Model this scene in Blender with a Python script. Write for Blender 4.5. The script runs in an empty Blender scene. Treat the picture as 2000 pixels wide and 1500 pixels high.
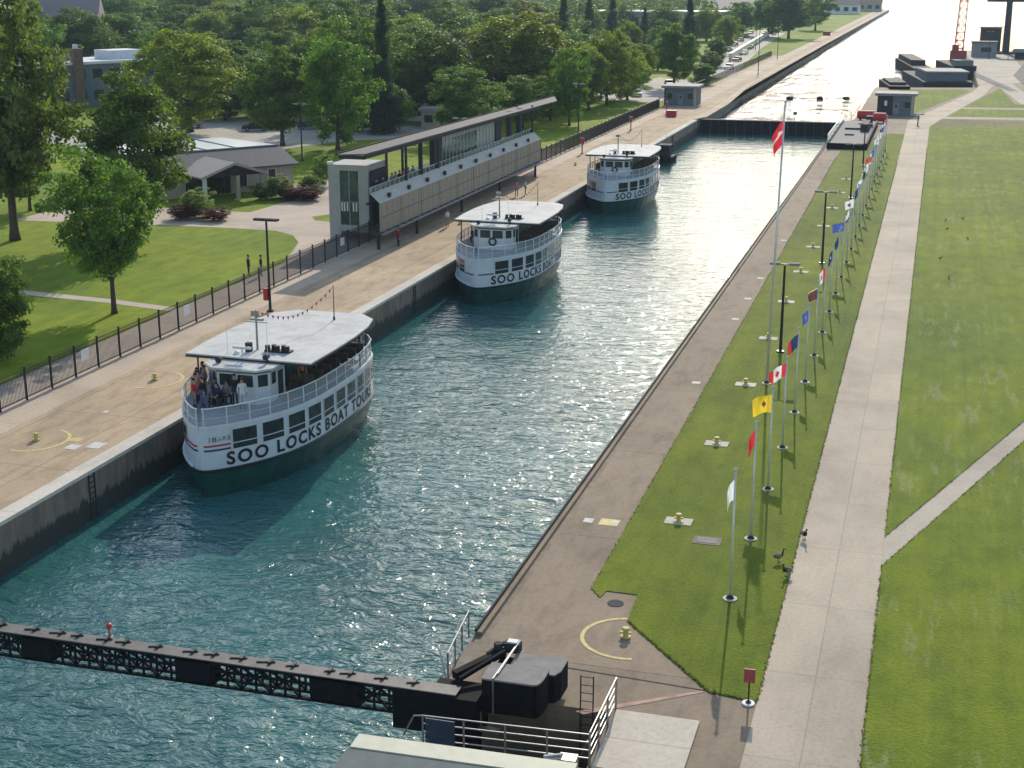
import bpy, bmesh, math, random
import numpy as np
from mathutils import Vector, Matrix

S = bpy.context.scene
C = S.collection
R = math.radians
random.seed(7)

# ---------------------------------------------------------------- camera
cam = bpy.data.cameras.new("camera")
camo = bpy.data.objects.new("camera", cam)
C.objects.link(camo)
right = Vector((0.96042603, 0.27853517, 0.0))
down = Vector((0.07591469, -0.26176387, -0.96214169))
fwd = Vector((-0.2679903, 0.92406592, -0.27254975))
up, back = -down, -fwd
M = Matrix(((right.x, up.x, back.x), (right.y, up.y, back.y), (right.z, up.z, back.z))).to_4x4()
M.translation = Vector((0, 0, 24.071))
camo.matrix_world = M
cam.sensor_width = 36.0
cam.lens = 36.0 * 2810 / 2000
cam.clip_start = 0.5
cam.clip_end = 9000
S.camera = camo

# ---------------------------------------------------------------- light
SUN_EL, SUN_AZ = 27.0, -5.5          # azimuth measured from +Y towards +X
w = bpy.data.worlds.new("World")
S.world = w
w.use_nodes = True
nt = w.node_tree
bg = nt.nodes['Background']
sky = nt.nodes.new('ShaderNodeTexSky')
sky.sky_type = 'NISHITA'
sky.sun_disc = False
sky.sun_elevation = R(SUN_EL)
sky.sun_rotation = R(SUN_AZ)
sky.air_density = 1.15
sky.dust_density = 0.8
nt.links.new(sky.outputs[0], bg.inputs[0])
bg.inputs[1].default_value = 0.15
sl = bpy.data.lights.new("sun", 'SUN')
sl.energy = 3.1
sl.angle = R(0.5)
sl.color = (1.0, 0.90, 0.74)
so = bpy.data.objects.new("sun", sl)
C.objects.link(so)
sd = Vector((math.sin(R(SUN_AZ)) * math.cos(R(SUN_EL)), math.cos(R(SUN_AZ)) * math.cos(R(SUN_EL)), math.sin(R(SUN_EL))))
so.rotation_euler = sd.to_track_quat('Z', 'Y').to_euler()
S.view_settings.view_transform = 'Standard'
S.view_settings.look = 'None'
S.view_settings.exposure = 0.36
S.view_settings.gamma = 1.0

# ---------------------------------------------------------------- helpers
def tag(o, label=None, cat=None, group=None, kind=None):
    if label: o['label'] = label
    if cat: o['category'] = cat
    if group: o['group'] = group
    if kind: o['kind'] = kind
    return o

def empty(name, loc=(0, 0, 0), rz=0.0, label=None, cat=None, group=None):
    o = bpy.data.objects.new(name, None)
    C.objects.link(o)
    o.location = loc
    o.rotation_euler = (0, 0, rz)
    o.empty_display_size = 0.2
    return tag(o, label, cat, group)

class MB:
    """collects shapes and links them as ONE mesh object"""
    def __init__(s):
        s.v, s.f, s.m = [], [], []
    def add(s, vs, fs, mi=0):
        b = len(s.v)
        s.v += [tuple(x) for x in vs]
        for f in fs:
            s.f.append(tuple(b + i for i in f)); s.m.append(mi)
        return s
    def box(s, x0, x1, y0, y1, z0, z1, mi=0):
        return s.hexa([(x0, y0), (x1, y0), (x1, y1), (x0, y1)], z0, z1, mi)
    def hexa(s, poly, z0, z1, mi=0):
        n = len(poly)
        vs = [(p[0], p[1], z0) for p in poly] + [(p[0], p[1], z1) for p in poly]
        fs = [tuple(reversed(range(n))), tuple(range(n, 2 * n))]
        fs += [(i, (i + 1) % n, n + (i + 1) % n, n + i) for i in range(n)]
        return s.add(vs, fs, mi)
    def bar(s, p, q, wd, h=None, mi=0):
        p, q = Vector(p), Vector(q)
        h = h or wd
        d = (q - p).normalized()
        a = d.cross(Vector((0, 0, 1)))
        if a.length < 1e-3: a = Vector((1, 0, 0))
        a.normalize(); b = a.cross(d).normalized()
        a = a * wd / 2; b = b * h / 2
        vs = [p - a - b, p + a - b, p + a + b, p - a + b, q - a - b, q + a - b, q + a + b, q - a + b]
        return s.add(vs, [(3, 2, 1, 0), (4, 5, 6, 7), (0, 1, 5, 4), (1, 2, 6, 5), (2, 3, 7, 6), (3, 0, 4, 7)], mi)
    def tube(s, pts, rad, n=8, mi=0, cap=True):
        pts = [Vector(p) for p in pts]
        rs = rad if isinstance(rad, (list, tuple)) else [rad] * len(pts)
        vs, fs = [], []
        for i, p in enumerate(pts):
            d = (pts[min(i + 1, len(pts) - 1)] - pts[max(i - 1, 0)]).normalized()
            a = d.cross(Vector((0.013, 0.027, 1)))
            if a.length < 0.05: a = d.cross(Vector((1, 0, 0)))
            a.normalize(); b = d.cross(a)
            for k in range(n):
                t = 2 * math.pi * k / n
                vs.append(p + (a * math.cos(t) + b * math.sin(t)) * rs[i])
        for i in range(len(pts) - 1):
            for k in range(n):
                fs.append((i * n + k, i * n + (k + 1) % n, (i + 1) * n + (k + 1) % n, (i + 1) * n + k))
        if cap:
            fs.append(tuple(reversed(range(n))))
            fs.append(tuple((len(pts) - 1) * n + k for k in range(n)))
        return s.add(vs, fs, mi)
    def cyl(s, x, y, z0, z1, r0, r1=None, n=12, mi=0):
        return s.tube([(x, y, z0), (x, y, z1)], [r0, r0 if r1 is None else r1], n, mi)
    def ball(s, c, r, n=10, mi=0, sc=(1, 1, 1)):
        vs, fs = [], []
        m = max(4, n // 2)
        for i in range(m + 1):
            ph = math.pi * i / m
            for k in range(n):
                t = 2 * math.pi * k / n
                vs.append((c[0] + r * sc[0] * math.sin(ph) * math.cos(t), c[1] + r * sc[1] * math.sin(ph) * math.sin(t), c[2] + r * sc[2] * math.cos(ph)))
        for i in range(m):
            for k in range(n):
                fs.append((i * n + k, (i + 1) * n + k, (i + 1) * n + (k + 1) % n, i * n + (k + 1) % n))
        return s.add(vs, fs, mi)
    def ring(s, c, rad, thick, n=20, axis='z', mi=0):
        pts = []
        for k in range(n + 1):
            t = 2 * math.pi * k / n
            u, v = rad * math.cos(t), rad * math.sin(t)
            pts.append((c[0] + u, c[1] + v, c[2]) if axis == 'z' else ((c[0] + u, c[1], c[2] + v) if axis == 'y' else (c[0], c[1] + u, c[2] + v)))
        return s.tube(pts, thick, 6, mi, False)
    def sheet(s, poly, z, mi=0):
        return s.add([(p[0], p[1], z) for p in poly], [tuple(range(len(poly)))], mi)
    def quad(s, a, b, c, d, mi=0):
        return s.add([a, b, c, d], [(0, 1, 2, 3)], mi)
    def build(s, name, mats, parent=None, smooth=False, tri=False):
        me = bpy.data.meshes.new(name)
        me.from_pydata(s.v, [], s.f)
        mats = mats if isinstance(mats, (list, tuple)) else [mats]
        for m in mats: me.materials.append(m)
        me.polygons.foreach_set('material_index', s.m)
        if smooth: me.polygons.foreach_set('use_smooth', [True] * len(s.f))
        if tri:
            bm = bmesh.new(); bm.from_mesh(me); bmesh.ops.triangulate(bm, faces=bm.faces); bm.to_mesh(me); bm.free()
        me.update()
        o = bpy.data.objects.new(name, me)
        C.objects.link(o)
        if parent: o.parent = parent
        return o

def copy_tree(o, parent=None):
    c = o.copy()
    C.objects.link(c)
    c.parent = parent
    for ch in list(o.children):
        copy_tree(ch, c)
    return c

# ---------------------------------------------------------------- materials
class NT:
    def __init__(s, name):
        s.m = bpy.data.materials.new(name)
        s.m.use_nodes = True
        s.t = s.m.node_tree
        s.b = s.t.nodes['Principled BSDF']
        s.out = s.t.nodes['Material Output']
    def n(s, typ, **kw):
        x = s.t.nodes.new(typ)
        for k, v in kw.items():
            if isinstance(k, str) and hasattr(x, k): setattr(x, k, v)
        return x
    def l(s, a, b): s.t.links.new(a, b)
    def pos(s, scale=(1, 1, 1), rz=0.0):
        g = s.n('ShaderNodeNewGeometry')
        mp = s.n('ShaderNodeMapping')
        mp.inputs['Scale'].default_value = scale
        mp.inputs['Rotation'].default_value = (0, 0, rz)
        s.l(g.outputs['Position'], mp.inputs[0])
        return mp.outputs[0]
    def obj(s, scale=(1, 1, 1)):
        g = s.n('ShaderNodeTexCoord')
        mp = s.n('ShaderNodeMapping')
        mp.inputs['Scale'].default_value = scale
        s.l(g.outputs['Object'], mp.inputs[0])
        return mp.outputs[0]
    def noise(s, vec, scale, detail=4, rough=0.55, dist=0.0):
        x = s.n('ShaderNodeTexNoise')
        x.inputs['Scale'].default_value = scale
        x.inputs['Detail'].default_value = detail
        x.inputs['Roughness'].default_value = rough
        x.inputs['Distortion'].default_value = dist
        if vec is not None: s.l(vec, x.inputs['Vector'])
        return x.outputs['Fac']
    def ramp(s, fac, stops, interp='LINEAR'):
        x = s.n('ShaderNodeValToRGB')
        x.color_ramp.interpolation = interp
        e = x.color_ramp.elements
        while len(e) < len(stops): e.new(0.5)
        for i, (p, c) in enumerate(stops):
            e[i].position = p
            e[i].color = (*c, 1) if len(c) == 3 else c
        s.l(fac, x.inputs[0])
        return x.outputs[0]
    def mix(s, fac, a, b, mode='MIX'):
        x = s.n('ShaderNodeMix')
        x.data_type = 'RGBA'; x.blend_type = mode
        for sock, val in ((x.inputs[0], fac), (x.inputs[6], a), (x.inputs[7], b)):
            if isinstance(val, (int, float)): sock.default_value = val
            elif isinstance(val, tuple): sock.default_value = (*val, 1)
            else: s.l(val, sock)
        return x.outputs[2]
    def math(s, op, a, b=None):
        x = s.n('ShaderNodeMath'); x.operation = op
        for i, val in enumerate((a, b)):
            if val is None: continue
            if isinstance(val, (int, float)): x.inputs[i].default_value = val
            else: s.l(val, x.inputs[i])
        return x.outputs[0]
    def col(s, c):
        if isinstance(c, tuple): s.b.inputs['Base Color'].default_value = (*c, 1)
        else: s.l(c, s.b.inputs['Base Color'])
    def rough(s, r):
        if isinstance(r, (int, float)): s.b.inputs['Roughness'].default_value = r
        else: s.l(r, s.b.inputs['Roughness'])
    def bump(s, h, strength=0.3, dist=0.05, prev=None):
        x = s.n('ShaderNodeBump')
        x.inputs['Strength'].default_value = strength
        x.inputs['Distance'].default_value = dist
        s.l(h, x.inputs['Height'])
        if prev is not None: s.l(prev, x.inputs['Normal'])
        s.l(x.outputs[0], s.b.inputs['Normal'])
        return x.outputs[0]

def plain(name, c, rough=0.6, var=0.12, scale=3.0, metal=0.0, spec=None):
    t = NT(name)
    n = t.noise(t.obj(), scale, 5, 0.6)
    lo = tuple(max(0, x * (1 - var)) for x in c); hi = tuple(min(1, x * (1 + var)) for x in c)
    t.col(t.ramp(n, [(0.3, lo), (0.7, hi)]))
    t.rough(rough)
    t.b.inputs['Metallic'].default_value = metal
    t.b.inputs['Specular IOR Level'].default_value = 0.3 if spec is None else spec
    return t.m

def grass(name, base=(0.105, 0.165, 0.022), streaks=False, dry=0.25):
    t = NT(name)
    p = t.pos()
    big = t.noise(p, 0.055, 3, 0.55, 0.5)
    mid = t.noise(t.pos((1.4, 0.7, 1)), 0.5, 5, 0.65)
    fine = t.noise(p, 7.0, 4, 0.75)
    b = base
    c1 = t.ramp(big, [(0.3, (b[0] * .72, b[1] * .80, b[2] * 1.1)), (0.55, b), (0.75, (b[0] * 1.35, b[1] * 1.18, b[2] * .9))])
    c2 = t.mix(0.75, c1, t.ramp(mid, [(0.28, (.55, .62, .6)), (0.5, (1, 1, 1)), (0.74, (1.35, 1.25, 1.1))]), 'MULTIPLY')
    mow = t.noise(t.pos((1.0, 0.02, 1)), 0.9, 3, 0.7)
    c2 = t.mix(0.8, c2, t.ramp(mow, [(0.3, (.80, .84, .8)), (0.7, (1.2, 1.15, 1.1))]), 'MULTIPLY')
    c3 = t.mix(0.5, c2, t.ramp(fine, [(0.25, (.45, .5, .4)), (0.5, (1, 1, 1)), (0.78, (1.6, 1.5, 1.4))]), 'MULTIPLY')
    if dry:
        d = t.ramp(t.noise(p, 0.16, 4, 0.6, 1.0), [(0.55, (0, 0, 0)), (0.75, (dry, dry, dry))])
        c3 = t.mix(d, c3, (0.20, 0.19, 0.05))
    if streaks:   # pale scalped mowing streaks running along the lawn
        st = t.noise(t.pos((2.2, 0.28, 1)), 0.8, 3, 0.6)
        zone = t.noise(p, 0.09, 1, 0.5)
        k = t.math('MULTIPLY', t.ramp(st, [(0.53, (0, 0, 0)), (0.62, (1, 1, 1))]), t.ramp(zone, [(0.46, (0, 0, 0)), (0.57, (1, 1, 1))]))
        k = t.math('MULTIPLY', k, t.ramp(fine, [(0.35, (0, 0, 0)), (0.65, (1, 1, 1))]))
        c3 = t.mix(t.math('MULTIPLY', k, 0.6), c3, (0.34, 0.35, 0.20))
    t.col(c3); t.rough(0.9)
    t.b.inputs['Specular IOR Level'].default_value = 0.15
    t.bump(fine, 0.8, 0.10)
    return t.m

def concrete(name, base, stain=(0.55, 0.5, 0.45), slab=None, joint=0.6, amount=0.6, rot=0.0, fine_scale=5.0, off=(0, 0)):
    t = NT(name)
    p = t.pos()
    big = t.noise(p, 0.12, 5, 0.6, 0.8)
    mid = t.noise(t.pos((1.3, 0.45, 1)), 0.8, 5, 0.65, 0.3)
    fine = t.noise(p, fine_scale, 5, 0.75)
    b = base
    c = t.ramp(big, [(0.3, tuple(x * .80 for x in b)), (0.5, b), (0.7, tuple(min(1, x * 1.12) for x in b))])
    c = t.mix(amount, c, t.ramp(mid, [(0.3, stain), (0.52, (1, 1, 1)), (0.75, (1.12, 1.1, 1.05))]), 'MULTIPLY')
    c = t.mix(0.55, c, t.ramp(fine, [(0.25, (.62, .62, .62)), (0.5, (1, 1, 1)), (0.75, (1.25, 1.25, 1.25))]), 'MULTIPLY')
    if slab:
        br = t.n('ShaderNodeTexBrick')
        br.offset = 0.0
        br.inputs['Scale'].default_value = 1.0
        br.inputs['Mortar Size'].default_value = 0.03
        br.inputs['Mortar Smooth'].default_value = 0.3
        br.inputs['Brick Width'].default_value = slab[0]
        br.inputs['Row Height'].default_value = slab[1]
        br.inputs['Color1'].default_value = (0.93, 0.93, 0.93, 1)
        br.inputs['Color2'].default_value = (1.06, 1.05, 1.03, 1)
        br.inputs['Mortar'].default_value = (joint, joint, joint, 1)
        mp = t.n('ShaderNodeMapping'); mp.inputs['Location'].default_value = (off[0], off[1], 0); mp.inputs['Rotation'].default_value = (0, 0, rot)
        t.l(t.pos(), mp.inputs[0]); t.l(mp.outputs[0], br.inputs['Vector'])
        c = t.mix(1.0, c, br.outputs['Color'], 'MULTIPLY')
    t.col(c); t.rough(0.88)
    t.b.inputs['Specular IOR Level'].default_value = 0.25
    t.bump(fine, 0.25, 0.02)
    return t.m

def water(name, deep, rough, s1, s2, s0, seed=0.0, calm=None, ior=1.40, lev=0.7, k=1.0):
    t = NT(name)
    v1 = t.n('ShaderNodeMapping'); v1.inputs['Location'].default_value = (seed, seed, 0)
    t.l(t.pos((0.8, 1.15, 1), 0.25), v1.inputs[0])
    a = t.noise(v1.outputs[0], 0.50 * k, 2, 0.5, 0.5)
    b = t.math('MULTIPLY', t.math('ABSOLUTE', t.math('SUBTRACT', t.noise(t.pos((0.85, 1.35, 1), -0.35), 0.95 * k, 3, 0.5, 0.7), 0.5)), -1.6)
    c = t.noise(t.pos((0.9, 1.4, 1), 0.1), 3.6 * k, 2, 0.55, 0.3)
    patch = t.noise(t.pos(), 0.05, 3, 0.5, 0.6)
    t.col(t.ramp(patch, [(0.3, tuple(x * .8 for x in deep)), (0.7, tuple(x * 1.2 for x in deep))]))
    pt = t.noise(t.pos((0.7, 1.0, 1), 0.4), 0.9, 4, 0.6, 0.6)
    t.rough(t.ramp(pt, [(0.36, (rough * .35,) * 3), (0.66, (rough * 1.7,) * 3)]))
    t.b.inputs['IOR'].default_value = ior
    t.b.inputs['Specular IOR Level'].default_value = lev
    big = t.noise(t.pos((0.45, 1.2, 1), 0.12), 0.16 * k, 3, 0.55, 0.5)
    n0 = t.bump(big, 1.0, s0)
    n1 = t.bump(a, 1.0, s1, n0)
    n2 = t.bump(b, 1.0, s2, n1)
    n3 = t.bump(c, 1.0, s2 * 0.22, n2)
    if calm:      # sheltered towards the far gate: ripples die down along the chamber
        g = t.n('ShaderNodeNewGeometry'); sx = t.n('ShaderNodeSeparateXYZ'); t.l(g.outputs['Position'], sx.inputs[0])
        mr = t.n('ShaderNodeMapRange'); mr.inputs[1].default_value, mr.inputs[2].default_value, mr.inputs[3].default_value, mr.inputs[4].default_value = calm
        t.l(sx.outputs['Y'], mr.inputs[0])
        for nd in t.t.nodes:
            if nd.bl_idname == 'ShaderNodeBump': t.l(mr.outputs[0], nd.inputs['Strength'])
    return t.m

def leaf(name, c, var=0.35):
    t = NT(name)
    oi = t.n('ShaderNodeObjectInfo')
    n = t.noise(t.obj(), 0.55, 3, 0.6)
    n2 = t.noise(t.obj(), 4.0, 2, 0.6)
    col = t.ramp(n, [(0.3, tuple(x * (1 - var) for x in c)), (0.7, tuple(x * (1 + var) for x in c))])
    col = t.mix(0.6, col, t.ramp(n2, [(0.3, (.7, .75, .7)), (0.7, (1.3, 1.22, 1.1))]), 'MULTIPLY')
    h = t.n('ShaderNodeHueSaturation')
    t.l(t.math('ADD', t.math('MULTIPLY', oi.outputs['Random'], 0.022), 0.492), h.inputs['Hue'])
    t.l(t.math('ADD', t.math('MULTIPLY', oi.outputs['Random'], 0.4), 0.85), h.inputs['Value'])
    t.l(col, h.inputs['Color'])
    t.l(h.outputs[0], t.b.inputs['Base Color'])
    t.rough(0.55)
    t.b.inputs['Specular IOR Level'].default_value = 0.25
    tr = t.n('ShaderNodeBsdfTranslucent')
    t.l(t.mix(1.0, h.outputs[0], (1.32, 1.38, 0.55), 'MULTIPLY'), tr.inputs[0])
    mx = t.n('ShaderNodeMixShader'); mx.inputs[0].default_value = 0.52
    t.l(t.b.outputs[0], mx.inputs[1]); t.l(tr.outputs[0], mx.inputs[2])
    t.l(mx.outputs[0], t.out.inputs[0])
    return t.m

def mesh_screen(name, c, alpha):
    t = NT(name)
    t.col(c); t.rough(0.6)
    tr = t.n('ShaderNodeBsdfTransparent')
    mx = t.n('ShaderNodeMixShader'); mx.inputs[0].default_value = alpha
    t.l(tr.outputs[0], mx.inputs[1]); t.l(t.b.outputs[0], mx.inputs[2])
    t.l(mx.outputs[0], t.out.inputs[0])
    return t.m

def wall_mat(name, base, zw, wet=(0.035, 0.04, 0.032)):
    """old lock wall: vertical streaks and a ragged wet algae band above the water"""
    t = NT(name)
    g = t.n('ShaderNodeNewGeometry'); sx = t.n('ShaderNodeSeparateXYZ'); t.l(g.outputs['Position'], sx.inputs[0])
    st = t.noise(t.pos((1, 1.6, 0.25)), 1.2, 5, 0.7)
    bl = t.noise(t.pos(), 0.35, 4, 0.6)
    c = t.ramp(bl, [(0.3, tuple(x * .75 for x in base)), (0.7, tuple(x * 1.2 for x in base))])
    c = t.mix(0.8, c, t.ramp(st, [(0.3, (.5, .48, .45)), (0.55, (1, 1, 1)), (0.8, (1.3, 1.28, 1.2))]), 'MULTIPLY')
    jag = t.math('ADD', t.math('SUBTRACT', sx.outputs['Z'], zw), t.math('MULTIPLY', t.noise(t.pos((1, 2.2, 0.3)), 1.0, 5, 0.7), -1.9))
    k = t.ramp(t.math('ADD', jag, 0.95), [(0.18, (1, 1, 1)), (0.42, (0, 0, 0))])
    c = t.mix(k, c, wet)
    t.col(c); t.rough(0.85)
    t.bump(st, 0.4, 0.05)
    return t.m

m_lawn = grass('lawn_grass', (0.160, 0.218, 0.010), True, 0.22)
m_strip = grass('strip_grass', (0.145, 0.192, 0.008), False, 0.25)
m_park = grass('park_grass', (0.205, 0.275, 0.010), False, 0.15)
m_drygrass = grass('dry_grass', (0.20, 0.19, 0.075), False, 0.5)
m_quay = concrete('quay_concrete', (0.46, 0.347, 0.225), (0.60, 0.55, 0.50), (4.6, 9.0), 0.48, 0.7, 0, 5, (1.2, 3))
m_quaylight = concrete('quay_pale_concrete', (0.53, 0.42, 0.31), (0.78, 0.75, 0.72), (40, 6.0), 0.75, 0.4)
m_walk = concrete('walkway_concrete', (0.272, 0.212, 0.150), (0.62, 0.60, 0.58), (30.0, 12.2), 0.55, 0.7, 0, 4, (0, 2.4))
m_path = concrete('path_concrete', (0.485, 0.41, 0.315), (0.86, 0.85, 0.83), (1.85, 6.1), 0.78, 0.5, 0, 6, (0.7, 1.0))
m_pathpale = concrete('pale_path_concrete', (0.45, 0.39, 0.315), (0.86, 0.85, 0.83), None, 0.8, 0.4)
m_plaza = concrete('plaza_concrete', (0.50, 0.41, 0.33), (0.85, 0.83, 0.8), (5, 5), 0.86, 0.4)
m_slab = concrete('slab_concrete', (0.56, 0.50, 0.41), (0.86, 0.85, 0.8), (9, 2.1), 0.7, 0.4, 0, 5, (0, 0.6))
m_asphalt = concrete('asphalt', (0.10, 0.105, 0.11), (0.8, 0.8, 0.8), None, 0.6, 0.4)
m_parking = concrete('parking_concrete', (0.46, 0.42, 0.36), (0.85, 0.84, 0.8), None, 0.6, 0.4)
m_coping = concrete('coping_concrete', (0.60, 0.55, 0.47), (0.7, 0.68, 0.65), (30, 6), 0.7, 0.5)
m_wall = wall_mat('lock_wall_concrete', (0.225, 0.175, 0.130), -1.75)
m_wall2 = wall_mat('channel_wall_concrete', (0.19, 0.17, 0.145), -1.9)
m_lockwater = water('lock_water', (0.034, 0.132, 0.124), 0.03, 0.26, 0.16, 0.38, 0.0, (55, 150, 1.0, 0.30))
m_chanwater = water('channel_water', (0.020, 0.055, 0.052), 0.06, 1.3, 0.62, 3.0, 31.0, None, 1.26, 0.5, 0.32)
m_yellow = plain('yellow_paint', (0.56, 0.46, 0.16), 0.7, 0.25, 6)
m_faded = plain('faded_yellow_paint', (0.62, 0.50, 0.20), 0.8, 0.25, 5)
m_whitepaint = plain('white_ground_paint', (0.62, 0.58, 0.52), 0.8, 0.25, 5)
m_pink = plain('faded_red_paint', (0.42, 0.25, 0.19), 0.8, 0.3, 2)
m_iron = plain('black_iron', (0.018, 0.02, 0.024), 0.45, 0.3, 4)
m_steel = plain('galvanised_steel', (0.27, 0.28, 0.28), 0.38, 0.15, 6, 0.6)
m_deckplate = plain('weathered_deck_plate', (0.145, 0.13, 0.12), 0.6, 0.25, 2)
m_plate = plain('grey_counterweight_plate', (0.26, 0.245, 0.23), 0.9, 0.18, 2)
m_black = plain('black_painted_steel', (0.008, 0.010, 0.013), 0.8, 0.35, 3, 0, .10)
m_white = plain('white_boat_paint', (0.62, 0.65, 0.67), 0.5, 0.06, 1.5)
def roof_white():
    t = NT('weathered_roof_paint')
    n = t.noise(t.obj(), 0.7, 5, .65, .6); f = t.noise(t.obj((1, .4, 1)), 3.0, 4, .7)
    c = t.ramp(n, [(0.3, (.44, .44, .42)), (0.52, (.55, .55, .53)), (0.75, (.60, .60, .575))])
    c = t.mix(.5, c, t.ramp(f, [(0.3, (.8, .79, .77)), (0.6, (1.06, 1.06, 1.05))]), 'MULTIPLY')
    t.col(c); t.rough(.75); t.b.inputs['Specular IOR Level'].default_value = .15
    return t.m
m_boatroof = roof_white()
def boat_white():
    t = NT('white_boat_paint')
    n = t.noise(t.obj(), 1.2, 4, .6); st = t.noise(t.obj((5, 5, .35)), 1.3, 4, .7)
    c = t.ramp(n, [(0.3, (.57, .60, .62)), (0.7, (.65, .68, .70))])
    c = t.mix(t.ramp(st, [(0.60, (0, 0, 0)), (0.78, (.45, .45, .45))]), c, (.34, .30, .25))
    t.col(c); t.rough(.5); t.b.inputs['Specular IOR Level'].default_value = .3
    return t.m
m_white = boat_white()
m_green = plain('dark_green_hull_paint', (0.012, 0.072, 0.054), 0.35, 0.3, 1.2)
m_greentrim = plain('green_trim_paint', (0.03, 0.11, 0.085), 0.4, 0.15, 3)
m_deck = plain('grey_deck_paint', (0.22, 0.25, 0.28), 0.6, 0.2, 1.5)
m_glass = plain('dark_window_glass', (0.032, 0.038, 0.038), 0.08, 0.4, 2)
m_greenglass = plain('green_tinted_glass', (0.06, 0.095, 0.075), 0.08, 0.5, 1)
m_letter = plain('black_letter_paint', (0.015, 0.015, 0.018), 0.5, 0.1)
m_red = plain('red_paint', (0.50, 0.035, 0.04), 0.45, 0.15, 4)
m_redrust = plain('faded_red_panel', (0.33, 0.06, 0.07), 0.6, 0.2, 4)
m_blue = plain('navy_paint', (0.02, 0.035, 0.14), 0.5, 0.15)
m_bluepanel = plain('dark_blue_panel', (0.022, 0.045, 0.085), 0.45, 0.2, 2)
m_screen = mesh_screen('white_rail_mesh', (0.55, 0.58, 0.60), 0.33)
m_taupe = plain('taupe_cladding', (0.27, 0.24, 0.195), 0.7, 0.10, 2)
m_panel = plain('pale_glass_panel', (0.33, 0.37, 0.35), 0.6, 0.10, 1)
m_greymetal = plain('grey_metal_cladding', (0.25, 0.255, 0.26), 0.75, 0.14, 1.5, 0, .15)
m_darkgrey = plain('dark_grey_steel', (0.045, 0.048, 0.055), 0.8, 0.2, 2, 0, .1)
m_rooftop = plain('grey_roof_sheet', (0.115, 0.105, 0.11), 0.85, 0.15, 0.8)
m_shingle = plain('dark_grey_shingle', (0.085, 0.09, 0.098), 0.75, 0.25, 3)
m_seam = plain('pale_standing_seam_roof', (0.60, 0.58, 0.54), 0.3, 0.08, 1)
m_cream = plain('cream_masonry', (0.45, 0.39, 0.31), 0.85, 0.12, 3)
m_beigeroof = plain('beige_roof_shingle', (0.36, 0.335, 0.28), 0.8, 0.12, 3)
m_creamtrim = plain('cream_roof_trim', (0.56, 0.55, 0.42), 0.6, 0.08, 2)
m_slateroof = plain('slate_grey_roof', (0.17, 0.19, 0.18), 0.9, 0.15, 2)
m_whitebld = plain('white_wall_render', (0.68, 0.70, 0.70), 0.6, 0.08, 1)
m_bluegrey = plain('blue_grey_siding', (0.14, 0.17, 0.195), 0.8, 0.12, 1, 0, .1)
m_brown = plain('brown_brick', (0.16, 0.10, 0.075), 0.85, 0.25, 2)
m_bark = plain('bark', (0.075, 0.055, 0.042), 0.9, 0.35, 5)
m_pole = plain('brushed_aluminium_pole', (0.62, 0.63, 0.62), 0.35, 0.06, 4, 0.3)
m_skin = plain('skin', (0.42, 0.24, 0.17), 0.6, 0.08)
m_hair = plain('dark_hair', (0.03, 0.02, 0.015), 0.7, 0.3)
m_tyre = plain('tyre_rubber', (0.015, 0.015, 0.016), 0.8, 0.2)
m_wood = plain('bench_wood', (0.10, 0.07, 0.05), 0.7, 0.3)
m_orange = plain('orange_foam', (0.55, 0.16, 0.05), 0.6, 0.1)
m_leafm = leaf('maple_leaves', (0.105, 0.180, 0.034))
m_leafy = leaf('yellow_green_leaves', (0.185, 0.240, 0.030))
m_leafl = leaf('locust_leaves', (0.115, 0.160, 0.048))
m_leafc = leaf('spruce_needles', (0.034, 0.066, 0.040), 0.25)
m_leafp = leaf('pale_shrub_leaves', (0.20, 0.26, 0.09))
m_leafr = leaf('red_shrub_leaves', (0.12, 0.035, 0.030))

# ---------------------------------------------------------------- setting
ZL, ZC = -2.6, -1.9
XL, XR = -39.7, -15.3
GY = 257.0                                     # far gate of the lock

def struct(name, mb, mats):
    return tag(mb.build(name, mats), kind='structure')

mb = MB(); mb.sheet([(XL + .0, 15), (-8, 15), (-8, 39), (XR, 43), (XR, GY), (XL, GY)], ZL)
struct('lock_water', mb, m_lockwater)
mb = MB(); mb.sheet([(-900, GY + .9), (900, GY + .9), (1900, 2700), (-1900, 2700)], ZC)
struct('channel_water', mb, m_chanwater)

# left bank: park ground, quay, strips
mb = MB()
mb.hexa([(-900, -20), (-50.4, -20), (-50.4, 1000), (-44, 1176), (-70, 1330), (-160, 1700), (-900, 2200)], -6, -0.01)
struct('park_ground', mb, m_park)
mb = MB(); mb.hexa([(-50.4, -20), (XL - .9, -20), (XL - .9, GY - 4), (XL - .9, 1172), (-44, 1174), (-50.4, 1000)], -6, 0)
struct('left_quay_ground', mb, m_quay)
mb = MB(); mb.sheet([(-50.4, -10), (-47.7, -10), (-47.7, 270), (-50.4, 270)], 0.005)
struct('pale_quay_strip', mb, m_quaylight)
mb = MB(); mb.sheet([(-53.6, -10), (-50.4, -10), (-50.4, 205), (-53.6, 205)], 0.004)
struct('fence_side_path', mb, m_plaza)
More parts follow.
